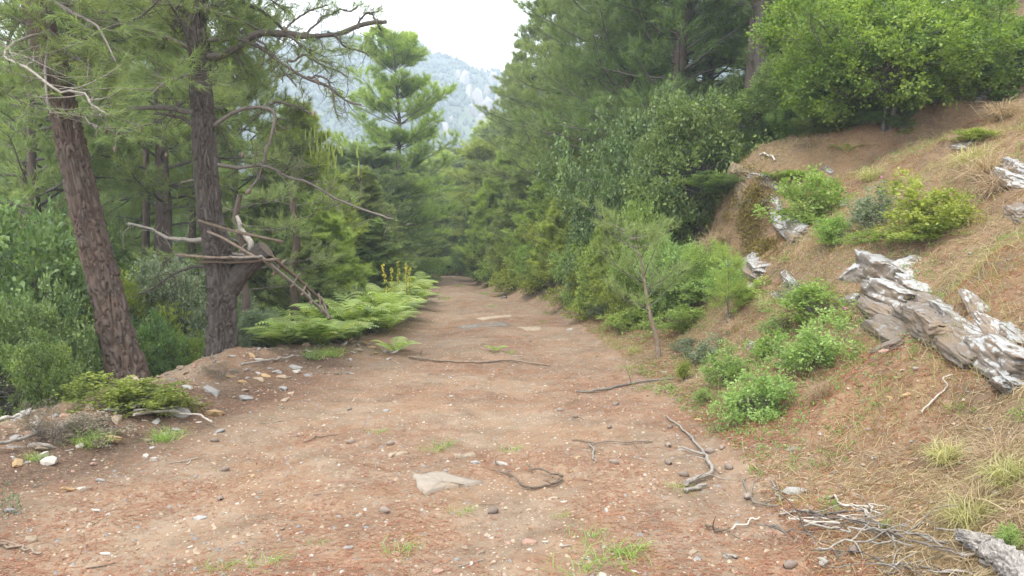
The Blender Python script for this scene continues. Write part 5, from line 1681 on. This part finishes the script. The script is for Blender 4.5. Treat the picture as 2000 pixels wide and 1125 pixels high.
# ------------------------------------------------------------------ stones, cones
SM = {}
for mi, mt in enumerate(STONES):
    SM[mi] = [stonemesh('stone', 600 + mi * 10 + k, mt, [.35, .5, .7][k % 3]) for k in range(3)]
SCOL = ['grey', 'tan', 'pale', 'ochre', 'reddish']
named = [(855, 905, 18, 2, 'ochre'), ]
def stone(px, py, wpx, mi, label, group=None, flat=None, tilt=.15, rr=RNG):
    q = hit(px, py)
    s = wpx / F * q[1]
    k = int(rr.integers(0, 3)) if flat is None else flat
    o = link('stone', SM[mi][k], None, q + np.array([0, 0, s * .06]))
    o.scale = (s * 1.15, s * rr.uniform(.7, 1.0), s)
    o.rotation_euler = (rr.uniform(-tilt, tilt), rr.uniform(-tilt, tilt), rr.uniform(-.5, .5) + (PI if rr.random() < .5 else 0))
    return tag(o, label, 'stone', group)
r = np.random.default_rng(31)
for px, py, wpx, mi, f, lb in [(418, 812, 34, 3, 2, 'angular ochre stone on the red needles at the left verge'), (345, 810, 60, 0, 1, 'large grey stone under the bleached twig on the left verge'), (302, 900, 20, 2, 2, 'right one of two pale stones standing together at the left'),
    (284, 892, 16, 2, 2, 'left one of two pale stones standing together'), (215, 863, 40, 3, 2, 'yellowish lump on the left verge'), (92, 905, 34, 2, 2, 'pale cream stone at the crest of the left verge'), (288, 862, 26, 1, 1, 'tan stone above the pair of pale stones'),
    (62, 1058, 28, 1, 2, 'tan rounded stone near the lower left corner'), (20, 1000, 34, 0, 1, 'grey slab stone at the lower left edge'), (388, 1014, 34, 0, 0, 'blue grey flat stone on the left half of the track'), (145, 1000, 20, 1, 2, 'brown stone at the left of the track'),
    (188, 1000, 18, 2, 1, 'small cream stone right of the brown one'), (155, 955, 20, 2, 0, 'pale chip on the left verge'), (1550, 963, 48, 0, 0, 'flat grey slab lying on the right verge'), (1547, 980, 18, 2, 1, 'white stone in front of the flat grey slab'),
    (1082, 974, 26, 1, 0, 'tan flat stone on the right half of the track'), (1100, 982, 15, 2, 1, 'small pale stone touching the tan flat one'), (1113, 922, 12, 3, 2, 'bright yellow pebble on the track'), (930, 905, 24, 0, 0, 'grey stone right behind the pale slab'),
    (985, 908, 30, 2, 0, 'pale flat stone right of the pale slab'), (1365, 822, 20, 3, 1, 'orange stone at the right edge of the track'), (1205, 790, 14, 0, 2, 'round grey stone on the right of the track'), (1550, 880, 30, 0, 0, 'grey flat stone on the lower bank'),
    (480, 780, 34, 0, 1, 'grey stone on the rubble left of the track'), (380, 790, 30, 1, 1, 'brown stone on the rubble bank'), (505, 742, 24, 1, 1, 'tan stone at the crest of the rubble'), (575, 727, 22, 2, 0, 'pale oval stone at the rubble crest'), (752, 803, 18, 0, 0, 'grey stone on the left of the track halfway'),
    (345, 842, 20, 0, 2, 'dark grey stone beside the bleached twig'), (678, 1072, 24, 0, 0, 'grey stone at the bottom left of the track'), (648, 1068, 0, 0, 0, ''), (855, 1118, 24, 4, 1, 'pinkish stone at the bottom edge'), (1035, 1060, 30, 4, 0, 'dull reddish stone near the bottom'),
    (1065, 1060, 14, 2, 1, 'white chip beside the reddish stone'), (1240, 1118, 16, 2, 1, 'white stone at the bottom edge'), (1112, 645, 14, 2, 1, 'white stone at the foot of the bank by the middle track'), (985, 583, 14, 0, 2, 'grey stone at the bank foot further up'), (1088, 972, 0, 0, 0, ''),
    (260, 925, 0, 0, 0, ''), (905, 1072, 20, 1, 0, 'tan chip near the bottom middle'), (1460, 842, 0, 0, 0, ''), (1725, 690, 24, 4, 1, 'reddish stone in the bare soil of the bank'), (1790, 720, 14, 2, 1, 'pale stone on the bare soil patch'), (1770, 775, 26, 3, 1, 'ochre lump on the bare soil patch'), (1740, 780, 20, 3, 1, 'orange lump left of the ochre one')]:
    if wpx:
        stone(px, py, wpx, mi, lb, None, f, .25 if f else .1, r)
n = 0
LS1, LS2 = 'loose stone in the rubble along the left verge', 'small stone scattered on the dirt track'
while n < 165:                                 # rubble verge
    Y = r.uniform(3.4, 12)
    u = r.normal(.05, .42)
    x = np.interp(Y, YL, XL) - u
    px, py = 1000 + x / Y * F, HOR + CAMZ / Y * F
    if not (0 < px < 2000 and py < 1125): continue
    q = np.array([x, Y, float(H(x, Y))])
    s = r.uniform(.05, .14) * (1 if r.random() < .85 else 1.5)
    mi = r.choice(5, p=[.35, .33, .14, .1, .08])
    o = link('stone', SM[mi][r.integers(0, 3)], None, q + np.array([0, 0, s * .08]))
    o.scale = (s * 1.25, s * .9, s * .85)
    o.rotation_euler = (r.uniform(-.4, .4), r.uniform(-.4, .4), r.uniform(0, 6))
    tag(o, place(SCOL[mi] + ' stone in the left rubble', *topx(q), LS1), 'stone', 'rubble stones on the left verge')
    n += 1
n = 0
while n < 62:
    Y = 3.3 + 9 * r.random() ** 1.5
    x = r.uniform(np.interp(Y, YL, XL), np.interp(Y, YR, XR) + .5)
    px = 1000 + x / Y * F
    if not 0 < px < 2000: continue
    s = r.uniform(.022, .06)
    mi = r.choice(5, p=[.34, .30, .24, .06, .06])
    o = link('stone', SM[mi][r.integers(0, 2)], None, (x, Y, float(H(x, Y)) + s * .04))
    o.scale = (s * 1.3, s, s * .8)
    o.rotation_euler = (r.uniform(-.15, .15), r.uniform(-.15, .15), r.uniform(0, 6))
    tag(o, place(SCOL[mi] + ' pebble on the track', *topx((x, Y, 0)), LS2), 'stone', 'small stones on the track')
    n += 1
n = 0
while n < 25:
    Y = r.uniform(3.5, 9)
    x = np.interp(Y, YR, XR) + r.uniform(.2, 2.6)
    s = r.uniform(.03, .08)
    mi = r.choice(5, p=[.25, .40, .2, .1, .05])
    o = link('stone', SM[mi][r.integers(0, 2)], None, (x, Y, float(H(x, Y)) + s * .08))
    o.scale = (s * 1.2, s, s * .9)
    o.rotation_euler = (r.uniform(-.4, .4), r.uniform(-.7, .1), r.uniform(0, 6))
    tag(o, place(SCOL[mi] + ' stone on the bank', *topx(o.location), 'loose stone lying on the soil of the right bank'), 'stone', 'loose stones on the right bank')
    n += 1
for k, (px, py, s) in enumerate([(962, 1003, 1), (752, 1002, .95), (684, 866, .9), (764, 868, .8), (1199, 905, .9), (1304, 906, .9), (1334, 930, .95), (1385, 885, 1.1), (1352, 858, .8), (1310, 836, .8), (1203, 792, .95), (1094, 803, .85), (1124, 816, .7),
                                 (1190, 837, .8), (1597, 1022, 1.1), (1670, 1080, 1), (1460, 975, 1), (1422, 915, 1.0), (1305, 872, .9), (440, 920, .8), (418, 863, .9), (682, 801, .8), (1035, 667, .7), (945, 672, .6), (430, 976, .8), (1410, 878, .8), (1545, 1110, .9)]):
    q = hit(px, py)
    o = link('pine_cone', CONE_ME, None, q + np.array([0, 0, .014 * s]))
    o.scale = (.064 * s, .064 * s, .074 * s)
    o.rotation_euler = (1.45 + RNG.uniform(-.2, .2), RNG.uniform(-.2, .2), RNG.uniform(0, 6.28))
    tag(o, place('fallen pine cone', px, py, 'brown fallen pine cone lying on the track') if k else 'largest fallen pine cone, right below the pale slab', 'pine cone', 'fallen pine cones' if k else None)

# ------------------------------------------------------------------ sticks and dead wood
stick('thick forked grey branch lying at the right edge of the track', [(1340, 953), (1372, 943), (1390, 930), (1384, 905), (1368, 893), (1330, 880)], 11, 4, GREYWOOD, seed=1, lift=.03, twigs=5, twl=.25)
stick('thin straight twig pointing at the forked grey branch', [(1302, 817), (1330, 838), (1358, 868), (1378, 895)], 3.5, 5, GREYWOOD, seed=2, lift=.02)
stick('short stub beside the end of the forked branch', [(1340, 966), (1358, 958), (1378, 952)], 7, 6, GREYWOOD, seed=3, lift=.02)
stick('dark curled twig right of the pale slab', [(1098, 943), (1070, 950), (1042, 960), (1015, 950), (985, 928), (975, 922)], 6, 2.5, DARKWOOD, seed=4, twigs=6, lift=.02, twl=.2)
stick('dark arched twig beside the curled one', [(1098, 943), (1075, 935), (1050, 928), (1030, 917)], 6, 3, DARKWOOD, seed=5, lift=.04)
stick('long thin dark stem lying across the middle track', [(800, 700), (850, 708), (930, 710), (1010, 709), (1075, 717)], 5, 3, DARKWOOD, seed=6, twigs=4, lift=.02, twl=.2)
stick('leafless sprig at the left end of the long dark stem', [(830, 706), (822, 690), (826, 678)], 3, 2, DARKWOOD, 10.6, 7, 3, twl=.12)
stick('twig lying at the right edge beside the pale weeds', [(1125, 768), (1180, 766), (1240, 752), (1318, 743)], 4, 4, GREYWOOD, seed=8, twigs=3, lift=.02)
stick('thin dark twig across the track right of centre', [(1118, 862), (1180, 868), (1275, 866)], 3, 3, DARKWOOD, seed=9, twigs=3, lift=.012, twl=.15)
stick('short pale twig standing askew right of the track middle', [(1150, 872), (1160, 893), (1164, 906)], 4, 3, GREYWOOD, seed=10, lift=.02)
stick('dark twig on the left half of the track', [(595, 866), (625, 856), (658, 851)], 3.5, 2.5, DARKWOOD, seed=11, lift=.012)
stick('bleached curved twig lying over the left rubble', [(262, 824), (300, 818), (350, 820), (385, 826), (415, 838)], 6, 4, PALEWOOD, seed=12, lift=.06)
stick('stub of pale wood above the bleached twig', [(262, 812), (285, 800)], 7, 6, PALEWOOD, seed=13, lift=.08)
stick('second bleached twig forming a V on the left rubble', [(268, 822), (290, 818), (310, 803)], 5, 3, PALEWOOD, seed=14, lift=.08)
stick('pale stick leaning on the foot of the platform tree', [(418, 742, 9.0), (440, 722, 9.0), (458, 703, 9.1)], 5, 3, GREYWOOD, 9, 15, 3, twl=.2)
stick('thin upright dead stem before the platform tree', [(405, 750, 8.9), (413, 720, 8.9), (415, 690, 8.9)], 3, 2, GREYWOOD, 9, 16, 3, twl=.2)
stick('dead stick on the rubble right of the platform tree', [(470, 722), (500, 716), (540, 712), (585, 704)], 5, 4, GREYWOOD, seed=17, twigs=3, lift=.05)
stick('knobbly grey branch curving up at the left edge', [(-20, 895), (30, 880), (62, 860), (72, 845), (70, 828)], 6, 8, GREYWOOD, seed=18, twigs=3, lift=.06, twl=.3)
stick('pale branch sticking in from the left edge', [(-30, 862), (0, 853), (38, 840)], 6, 7, PALEWOOD, seed=19, lift=.12)
stick('dark root curving over soil at the lower left', [(-10, 1068), (30, 1072), (60, 1078), (82, 1086)], 6, 5, DARKWOOD, seed=20, twigs=2, lift=.015, twl=.15)
lp_ = np.array([hit(1868, 1066), hit(1900, 1080), hit(1935, 1100), hit(1985, 1135), hit(2060, 1200)]); lp_[:, 2] += .05
LG = thing('log', 'weathered silver log jutting in at the lower right corner', 'log', lp_[0])
V, Q, T = trunk(lp_ - lp_[0], [.008, .03, .042, .052, .06], 64, 160, .022, 91)
MB().add(V, Q, T).build('trunk', mat_plain('silver_wood', (.15, .13, .11), (.46, .43, .40), 26, bs=.8, dist=3), LG, smooth=True)
if 0: stick('weathered silver log jutting in at the lower right corner', [(1862, 1064), (1890, 1070), (1925, 1092), (1985, 1140)], 12, 44, GREYWOOD, seed=22, lift=.04, sides=18, wig=.012, rough=.10, name='log', cat='log')
stick('splintered prong beside the silver log', [(1885, 1092), (1920, 1108), (1960, 1125)], 6, 12, GREYWOOD, seed=23, lift=.02)
stick('long stick above the silver log', [(1828, 1050), (1890, 1062), (1960, 1080)], 4, 5, GREYWOOD, seed=24, lift=.04)
stick('thin bleached stick lying steeply on the bare bank', [(1860, 742), (1830, 780), (1800, 815)], 3, 4, PALEWOOD, seed=25, lift=.03)
stick('white curved stick on top of the rocky knoll', [(1485, 308), (1500, 310), (1513, 320)], 5, 4, PALEWOOD, seed=26, lift=.05, wig=.002)
stick('curved twig below the flat grey slab', [(1455, 940), (1462, 965), (1485, 988), (1520, 996)], 4, 4, GREYWOOD, seed=27, lift=.02, twigs=2)
stick('short forked twig near the flat grey slab', [(1510, 945), (1514, 965), (1520, 985)], 4, 3, GREYWOOD, seed=28, lift=.02, twigs=2, twl=.12)
stick('dark twig with a knot on the right of the track', [(1378, 1035), (1400, 1040), (1425, 1045)], 6, 4, DARKWOOD, seed=29, lift=.02, twigs=3, twl=.15)
stick('small pale twig touching the knotted dark twig', [(1428, 1042), (1455, 1032), (1484, 1018)], 4, 3, PALEWOOD, seed=30, lift=.02)
stick('pale stub on the bottom edge of the brushwood', [(1610, 1118), (1612, 1102)], 8, 6, GREYWOOD, seed=31, lift=.03)
stick('flat bark chip at the bottom right of the track', [(1412, 1090), (1440, 1092)], 8, 5, GREYWOOD, seed=32, lift=.01)
r = np.random.default_rng(55)
brush = [[(1520, 1008), (1560, 1005), (1600, 1004)], [(1560, 1022), (1620, 1022), (1700, 1042)], [(1580, 1015), (1640, 1030), (1730, 1048)], [(1640, 1040), (1740, 1066), (1840, 1100)], [(1668, 992), (1720, 1030), (1750, 1076)],
         [(1580, 1086), (1650, 1090), (1740, 1115), (1800, 1130)], [(1600, 1092), (1680, 1080), (1780, 1090)], [(1570, 1054), (1640, 1062), (1700, 1058)], [(1690, 1100), (1760, 1108), (1860, 1128)], [(1620, 1120), (1680, 1116), (1780, 1128)],
         [(1540, 1030), (1580, 1040), (1640, 1042)], [(1740, 1075), (1800, 1095), (1880, 1122)], [(1720, 1118), (1800, 1122), (1900, 1128)], [(1660, 995), (1700, 1000), (1720, 1016)], [(1560, 1045), (1680, 1048), (1760, 1070)], [(1480, 1050), (1540, 1062), (1590, 1066)],
         [(1600, 975), (1650, 990), (1690, 1008)], [(1530, 1005), (1600, 1016), (1650, 1012)]]
for k, pts in enumerate(brush):
    stick('thin grey stick in the pile of brushwood at the lower right', pts, r.uniform(2, 4), r.uniform(2.5, 5), [GREYWOOD, PALEWOOD, TWIG][k % 3], seed=60 + k, twigs=int(r.integers(2, 6)), lift=.01 + .02 * (k % 4), twl=.25, group='brushwood sticks')
n = 0
while n < 40:
    Y = r.uniform(3.4, 11)
    x = r.uniform(-3.4, 2.6)
    px, py = 1000 + x / Y * F, HOR + CAMZ / Y * F
    if not (0 < px < 1950 and py < 1120): continue
    a_ = r.uniform(0, 6)
    l_ = r.uniform(.05, .22)
    d_ = np.array([math.cos(a_), math.sin(a_)]) * l_
    P = np.array([[x, Y], [x + d_[0] * .5 + r.normal() * .01, Y + d_[1] * .5], [x + d_[0], Y + d_[1]]])
    P = interp_path(np.c_[P, H(P[:, 0], P[:, 1]) + .008], 8)
    org = P[0].copy()
    o = MB().add(*tubes(P - org, np.linspace(.004, .0022, 8) * r.uniform(.6, 1.3), 5)).build('twig', [DARKWOOD, GREYWOOD, PALEWOOD][n % 3])
    o.location = org
    tag(o, place(['dark', 'grey', 'bleached'][n % 3] + ' short twig', *topx(org), 'short thin twig scattered on the track and lower bank'), 'twig', 'scattered twigs')
    n += 1

# ------------------------------------------------------------------ grass and litter
def blades(P, D, L, wd, bend, r, tint):
    n = len(P)
    D = unit(D)
    S = unit(np.cross(D, unit(r.normal(size=(n, 3)))))
    L = L * r.uniform(.5, 1.15, (n, 1))
    W = S * wd / 2
    m_ = P + D * L * .5
    D2 = unit(D + bend)
    tp = m_ + D2 * L * .5
    V = np.stack([P - W, P + W, m_ - W * .8, m_ + W * .8, tp], 1).reshape(-1, 3)
    b = np.arange(n)[:, None] * 5
    Fa = np.concatenate([b + np.array(q) for q in ((0, 1, 3), (0, 3, 2), (2, 3, 4))])
    return V, Fa, np.repeat(np.clip(tint, 0, 1), 5)

def tuft(name, seed, n, L, mat, wd=.005, spread=.7, drop=-.9, rad=.04):
    r = np.random.default_rng(seed)
    P = np.c_[r.normal(size=(n, 2)) * rad, np.zeros(n)]
    D = np.c_[r.normal(size=(n, 2)) * spread, np.ones(n)]
    return MB().add(*blades(P, D, L, wd, np.array([0, 0, drop]) + D * np.array([.9, .9, 0]), r, r.normal(.5, .25, n))).mesh(name, [mat])
TM = {'straw': tuft('grass_tuft', 1, 260, .36, L_STRAW), 'half': tuft('grass_tuft', 2, 220, .34, L_STRAWG), 'green': tuft('grass_tuft', 3, 45, .12, L_GRASS, .004, 1.0, -.5, .05), 'weed': tuft('grass_tuft', 4, 150, .26, L_GRASS, .005, .7, -.7, .06)}
def gtuft(px, py, kind, s, label, group=None, droop=0):
    q = hit(px, py)
    o = link('grass_tuft', TM[kind], None, q - np.array([0, 0, .01]))
    o.scale = (s, s, s * (1 - droop * .3))
    o.rotation_euler = (RNG.uniform(-.1, .1) + droop * .5, -droop * .9, RNG.uniform(-.4, .4))
    return tag(o, label, 'grass', group)
for px, py, kd, s, lb, dr in [(1610, 775, 'straw', .75, 'straw coloured grass tuft below the broad bright shrub', .3), (1395, 480, 'straw', 1.3, 'long dry grass draping over the knoll above the heather', .8), (1380, 500, 'half', 1.4, 'grey green grass arching beside the dry draped tuft', .9), (1415, 470, 'straw', 1.2, 'dry grass at the foot of the mossy face', .6),
    (1930, 340, 'straw', 1.5, 'large dry grass tussock below the right-edge rock', .5), (1900, 320, 'half', 1.4, 'half green tussock left of the large dry one', .4), (1950, 370, 'straw', 1.3, 'dry grass hanging below the large tussock', .6), (1640, 400, 'straw', 1.0, 'dry grass right of the shrub on the knoll', .7), (1700, 350, 'half', 1.2, 'thin pale grass above the greyish shrub', .3),
    (1895, 1020, 'half', .8, 'pale green grass tussock low at the right', .4), (1915, 990, 'straw', .7, 'dry grass behind the pale green tussock', .4), (1975, 940, 'half', .8, 'grass tussock at the right edge', .4), (1555, 620, 'straw', .9, 'dry grass beside the small pale rock', .6), (1500, 600, 'half', .9, 'grass between the seedling and the small white rock', .5),
    (1850, 900, 'half', .7, 'sparse dry grass on the lower right bank', .4), (1960, 900, 'straw', .8, 'straw on the lower bank near the right edge', .5), (1440, 640, 'straw', .8, 'dry grass below the pine seedling', .6), (1960, 230, 'straw', 1.5, 'dry grass high at the upper right', .3), (1330, 590, 'half', 1.2, 'rank grass at the foot of the thicket', .2),
    (320, 860, 'weed', .8, 'green grass in the heather at the left verge', .0), (170, 870, 'weed', .9, 'soft green grass tuft at the left verge', 0), (610, 700, 'weed', 1.0, 'green grass in front of the ferns', 0), (645, 695, 'weed', 1.0, 'green grass at the right foot of the fern stand', 0), (725, 1075, 0, 0, '', 0), (65, 900, 'weed', .45, 'small grass tuft beside the cream stone', 0),
    (1285, 620, 'weed', 1.1, 'grass below the thicket by the young pine', .2), (1240, 690, 'half', .7, 'half dry grass left of the young pine', .2), (1120, 600, 'weed', .9, 'grass at the bank foot halfway up the track', .2)]:
    if kd: gtuft(px, py, kd, s, lb, None, dr)
for k, (px, py, s) in enumerate([(740, 845, .8), (868, 870, 1), (850, 880, 1), (1000, 880, .9), (780, 1075, 1), (1150, 1050, 1), (1190, 1085, 1.3), (1220, 1095, 1.4), (1130, 1115, 1.2), (1240, 1075, 1), (1060, 630, 1), (945, 575, 2), (975, 578, 1.6), (520, 1100, 1), (435, 1108, .9), (1345, 960, .7),
                                 (905, 1000, .8), (995, 690, 1), (960, 600, 1.4), (1265, 760, 1.3), (1230, 720, 1.2), (1100, 1010, .6), (870, 585, 2), (1320, 950, .7), (620, 1060, .6), (850, 575, 2), (895, 560, 2)]):
    gtuft(px, py, 'green', s, place('grass sprout', px, py, 'small sparse grass sprout growing in the dirt track'), 'grass sprouts on the track')

def scatter(n, ylo, yhi, side, r, pw=1.4, lim=3.2, ext=0.0):
    Y = ylo + (yhi - ylo) * r.random(n) ** pw
    if side == 'track':
        x = r.uniform(0, 1, n) * (np.interp(Y, YR, XR) + .4 - np.interp(Y, YL, XL) + .5) + np.interp(Y, YL, XL) - .5
    elif side == 'bank':
        x = np.interp(Y, YR, XR) + .15 + lim * r.random(n)
    else:
        x = np.interp(Y, YL, XL) - lim * r.random(n)
    return x, Y

def onground(x, y, lift=.003):
    return np.stack([x, y, H(x, y) + lift], -1)

r = np.random.default_rng(71)
# red-brown needles in drifts on the track
x, y = scatter(150000, 3.0, 17, 'track', r, 1.6)
k = (fbm(xyz(x * 1.25, y * 1.25), 3, 401) * .6 + r.normal(0, .3, len(x))) > .05
x, y = x[k], y[k]
P = onground(x, y, .004)
a_ = r.uniform(0, 2 * PI, len(x))
D = np.stack([np.cos(a_), np.sin(a_), r.normal(.05, .08, len(x))], -1)
S = np.stack([-np.sin(a_), np.cos(a_), 0 * a_], -1) * .0023
Ln = r.uniform(.03, .09, (len(x), 1))
V = np.stack([P - S, P + S, P + D * Ln], 1).reshape(-1, 3)
tag(MB().add(V, np.arange(len(V)).reshape(-1, 3), np.repeat(np.clip(r.normal(.4, .25, len(x)), 0, 1), 3)).build('needle_litter', L_RED), 'fallen red brown pine needles strewn over the track', 'needle litter', kind='stuff')
# straw and needles on the bank
x, y = scatter(150000, 3.0, 15, 'bank', r, 1.3, 5.5)
P = onground(x, y, .004)
e = .05
gxn = (H(x + e, y, False) - H(x - e, y, False)) / (2 * e)
gyn = (H(x, y + e, False) - H(x, y - e, False)) / (2 * e)
nrm = unit(np.stack([-gxn, -gyn, np.ones_like(gxn)], -1))
D = r.normal(size=P.shape) + np.stack([-gxn, -gyn, 0 * gxn], -1) * .3
D = D - nrm * (D * nrm).sum(1, keepdims=True) * .75
D = unit(D) + nrm * r.uniform(0, .22, (len(x), 1))
red = np.clip(.5 + fbm(xyz(x * .9, y * .9), 3, 405), 0, 1) > r.random(len(x))
for sel, nm, mt, Lb, wb, lb, cat in ((red, 'needle_litter', L_RED, .10, .004, 'reddish pine needles covering the right bank', 'needle litter'), (~red, 'straw_litter', L_STRAW, .14, .0045, 'dry straw and dead grass lying over the right bank', 'dry grass')):
    tag(MB().add(*blades(P[sel], D[sel], Lb, wb, -nrm[sel] * .45, r, r.normal(.45, .25, sel.sum()))).build(nm, mt), lb, cat, kind='stuff')
# upright thin dry grass on the bank, in patches
x, y = scatter(44000, 3.2, 15, 'bank', r, 1.2, 5.5)
k = fbm(xyz(x * 1.4, y * 1.4), 3, 411) + r.normal(0, .15, len(x)) > .22
P = onground(x[k], y[k], -.005)
D = r.normal(size=P.shape) * .45 + np.array([-.25, -.1, 1])
tag(MB().add(*blades(P, D, .20, .0035, D * [.8, .8, -.6], r, r.normal(.5, .25, len(P)))).build('dry_grass', L_STRAWG), 'patches of thin standing dry grass on the right bank', 'dry grass', kind='stuff')
# little herbs
x, y = scatter(9000, 3.2, 14, 'bank', r, 1.2, 4.8)
k = fbm(xyz(x * 1.1, y * 1.1), 3, 421) + r.normal(0, .1, len(x)) > .18
x, y = x[k], y[k]
P = np.repeat(onground(x, y, .005), 7, 0) + r.normal(size=(len(x) * 7, 3)) * np.array([.02, .02, .012])
D = r.normal(size=P.shape) + np.array([0, 0, .8])
tag(MB().add(*leafquads(P, D, .028, .014, r, r.normal(.5, .2, len(P)))).build('small_herbs', L_CISTUS), 'tiny green herbs sprinkled over the right bank', 'herbs', kind='stuff')
# pale leaf chips
x, y = scatter(9000, 3.2, 14, 'bank', r, 1.2, 5)
P = onground(x, y, .006)
D = r.normal(size=P.shape) * np.array([1, 1, .3])
tag(MB().add(*leafquads(P, D, .026, .012, r, r.normal(.7, .25, len(P)), up=2)).build('leaf_chips', L_STRAW), 'pale dead leaves and bark flakes on the right bank', 'dead leaves', kind='stuff')
x, y = scatter(11000, 3.0, 20, 'track', r, 1.5)
P = onground(x, y, .005)
D = r.normal(size=P.shape) * np.array([1, 1, .2])
tag(MB().add(*leafquads(P, D, .020, .009, r, r.normal(.3, .3, len(P)), up=2)).build('bark_flakes', L_STRAW), 'pale bark flakes and husks on the dirt track', 'bark flakes', kind='stuff')

# pebbles
def pebbles(x, y, smin, smax, r):
    n = len(x)
    s = smin + (smax - smin) * r.random(n) ** 3
    base = np.array([[1, 0, 0], [.3, .9, 0], [-.8, .6, 0], [-.8, -.6, 0], [.3, -.9, 0], [.25, .3, .45], [-.35, 0, .5], [.2, -.35, .4]])
    fa = np.array([[0, 1, 5], [1, 2, 6], [1, 6, 5], [2, 3, 6], [3, 4, 7], [3, 7, 6], [4, 0, 7], [0, 5, 7], [5, 6, 7]])
    a_ = r.uniform(0, 6.28, n)
    B = base[None] * (1 + .25 * r.normal(size=(n, 8, 1))) * s[:, None, None] * np.array([.6, .45, .7])
    c, sn = np.cos(a_)[:, None], np.sin(a_)[:, None]
    V = np.stack([B[..., 0] * c - B[..., 1] * sn, B[..., 0] * sn + B[..., 1] * c, B[..., 2]], -1) + onground(x, y, -.001)[:, None]
    return V.reshape(-1, 3), (fa[None] + (np.arange(n) * 8)[:, None, None]).reshape(-1, 3)
for mt, nn_, nm in ((STONE_G, 3600, 'grey'), (STONE_B, 5500, 'tan'), (STONE_W, 1100, 'pale'), (STONE_R, 1500, 'reddish')):
    x, y = scatter(nn_, 3.1, 20, 'track', r, 1.5)
    x2, y2 = scatter(nn_ // 3, 3.1, 12, 'left', r, 1.3, .7)
    x3, y3 = scatter(nn_ // 4, 3.2, 10, 'bank', r, 1.3, 2.2)
    tag(MB().add(*pebbles(np.r_[x, x2, x3], np.r_[y, y2, y3], .008, .035, r)).build('pebbles', mt), nm + ' pebbles and grit scattered over the track and verges', 'pebbles', kind='stuff')

# ground cover down the left slope and under the right thicket
x, y = scatter(30000, 3.5, 26, 'left', r, 1.3, 6.5)
x = x - 1.1 * (y < 12) - .2
P = onground(x, y, .03) + r.normal(size=(len(x), 3)) * np.array([.05, .05, .06])
D = r.normal(size=P.shape) + np.array([0, 0, .8])
tag(MB().add(*leafquads(P, D, .09, .045, r, r.normal(.4, .2, len(P)))).build('ground_cover', L_DARK), 'green ground cover down the left slope', 'ground cover', kind='stuff')
x, y = scatter(24000, 11.5, 45, 'bank', r, 1.2, 7)
x = x + .4
P = onground(x, y, .05) + r.normal(size=(len(x), 3)) * np.array([.06, .06, .10])
k = (y > 13.2) | (x < 3.2)
P = P[k]
D = r.normal(size=P.shape) + np.array([0, 0, .8])
tag(MB().add(*leafquads(P, D, .09, .05, r, r.normal(.4, .2, len(P)))).build('ground_cover', L_ROUND), 'green ground cover under the thicket of the right bank', 'ground cover', kind='stuff')
# pink flowers of the rockroses
for px, py in [(1704, 367), (1357, 480), (1342, 540), (1585, 610), (1628, 625), (1332, 525), (1115, 502)]:
    q = hit(px, py)
    c = q + np.array([0, -.25, .12])
    rt = thing('pink_flower', 'small pink rockrose flower showing in the green of the right bank', 'flower', c, 'pink rockrose flowers')
    a5 = np.arange(5) * 2 * PI / 5
    MB().add(*leafquads(np.zeros((5, 3)), np.stack([np.cos(a5), np.full(5, -.3), np.sin(a5)], -1), .025, .024, r, np.full(5, .6))).build('petals', L_PINK, rt)

# remove prototypes that were never placed
for q in list(bpy.data.objects):
    if q.get('fresh'):
        for c in list(q.children): bpy.data.objects.remove(c)
        bpy.data.objects.remove(q)
    elif 'h' in q: del q['h']

# ------------------------------------------------------------------ haze
hz = bpy.data.materials.new('haze_air')
hz.use_nodes = True
t = hz.node_tree
t.nodes.clear()
pv = t.nodes.new('ShaderNodeVolumePrincipled')
pv.inputs['Color'].default_value = (.72, .84, 1, 1)
pv.inputs['Density'].default_value = 0.0017
pv.inputs['Anisotropy'].default_value = .2
oo = t.nodes.new('ShaderNodeOutputMaterial')
t.links.new(pv.outputs[0], oo.inputs['Volume'])
x0, x1, y0, y1, z0, z1 = -620, 620, -60, 900, -150, 140
V = np.array([(x, y, z) for z in (z0, z1) for x, y in ((x0, y0), (x1, y0), (x1, y1), (x0, y1))], float)
o = MB().add(V, np.array([(3, 2, 1, 0), (4, 5, 6, 7), (0, 1, 5, 4), (1, 2, 6, 5), (2, 3, 7, 6), (3, 0, 4, 7)])).build('haze', hz)
o['kind'] = 'stuff'
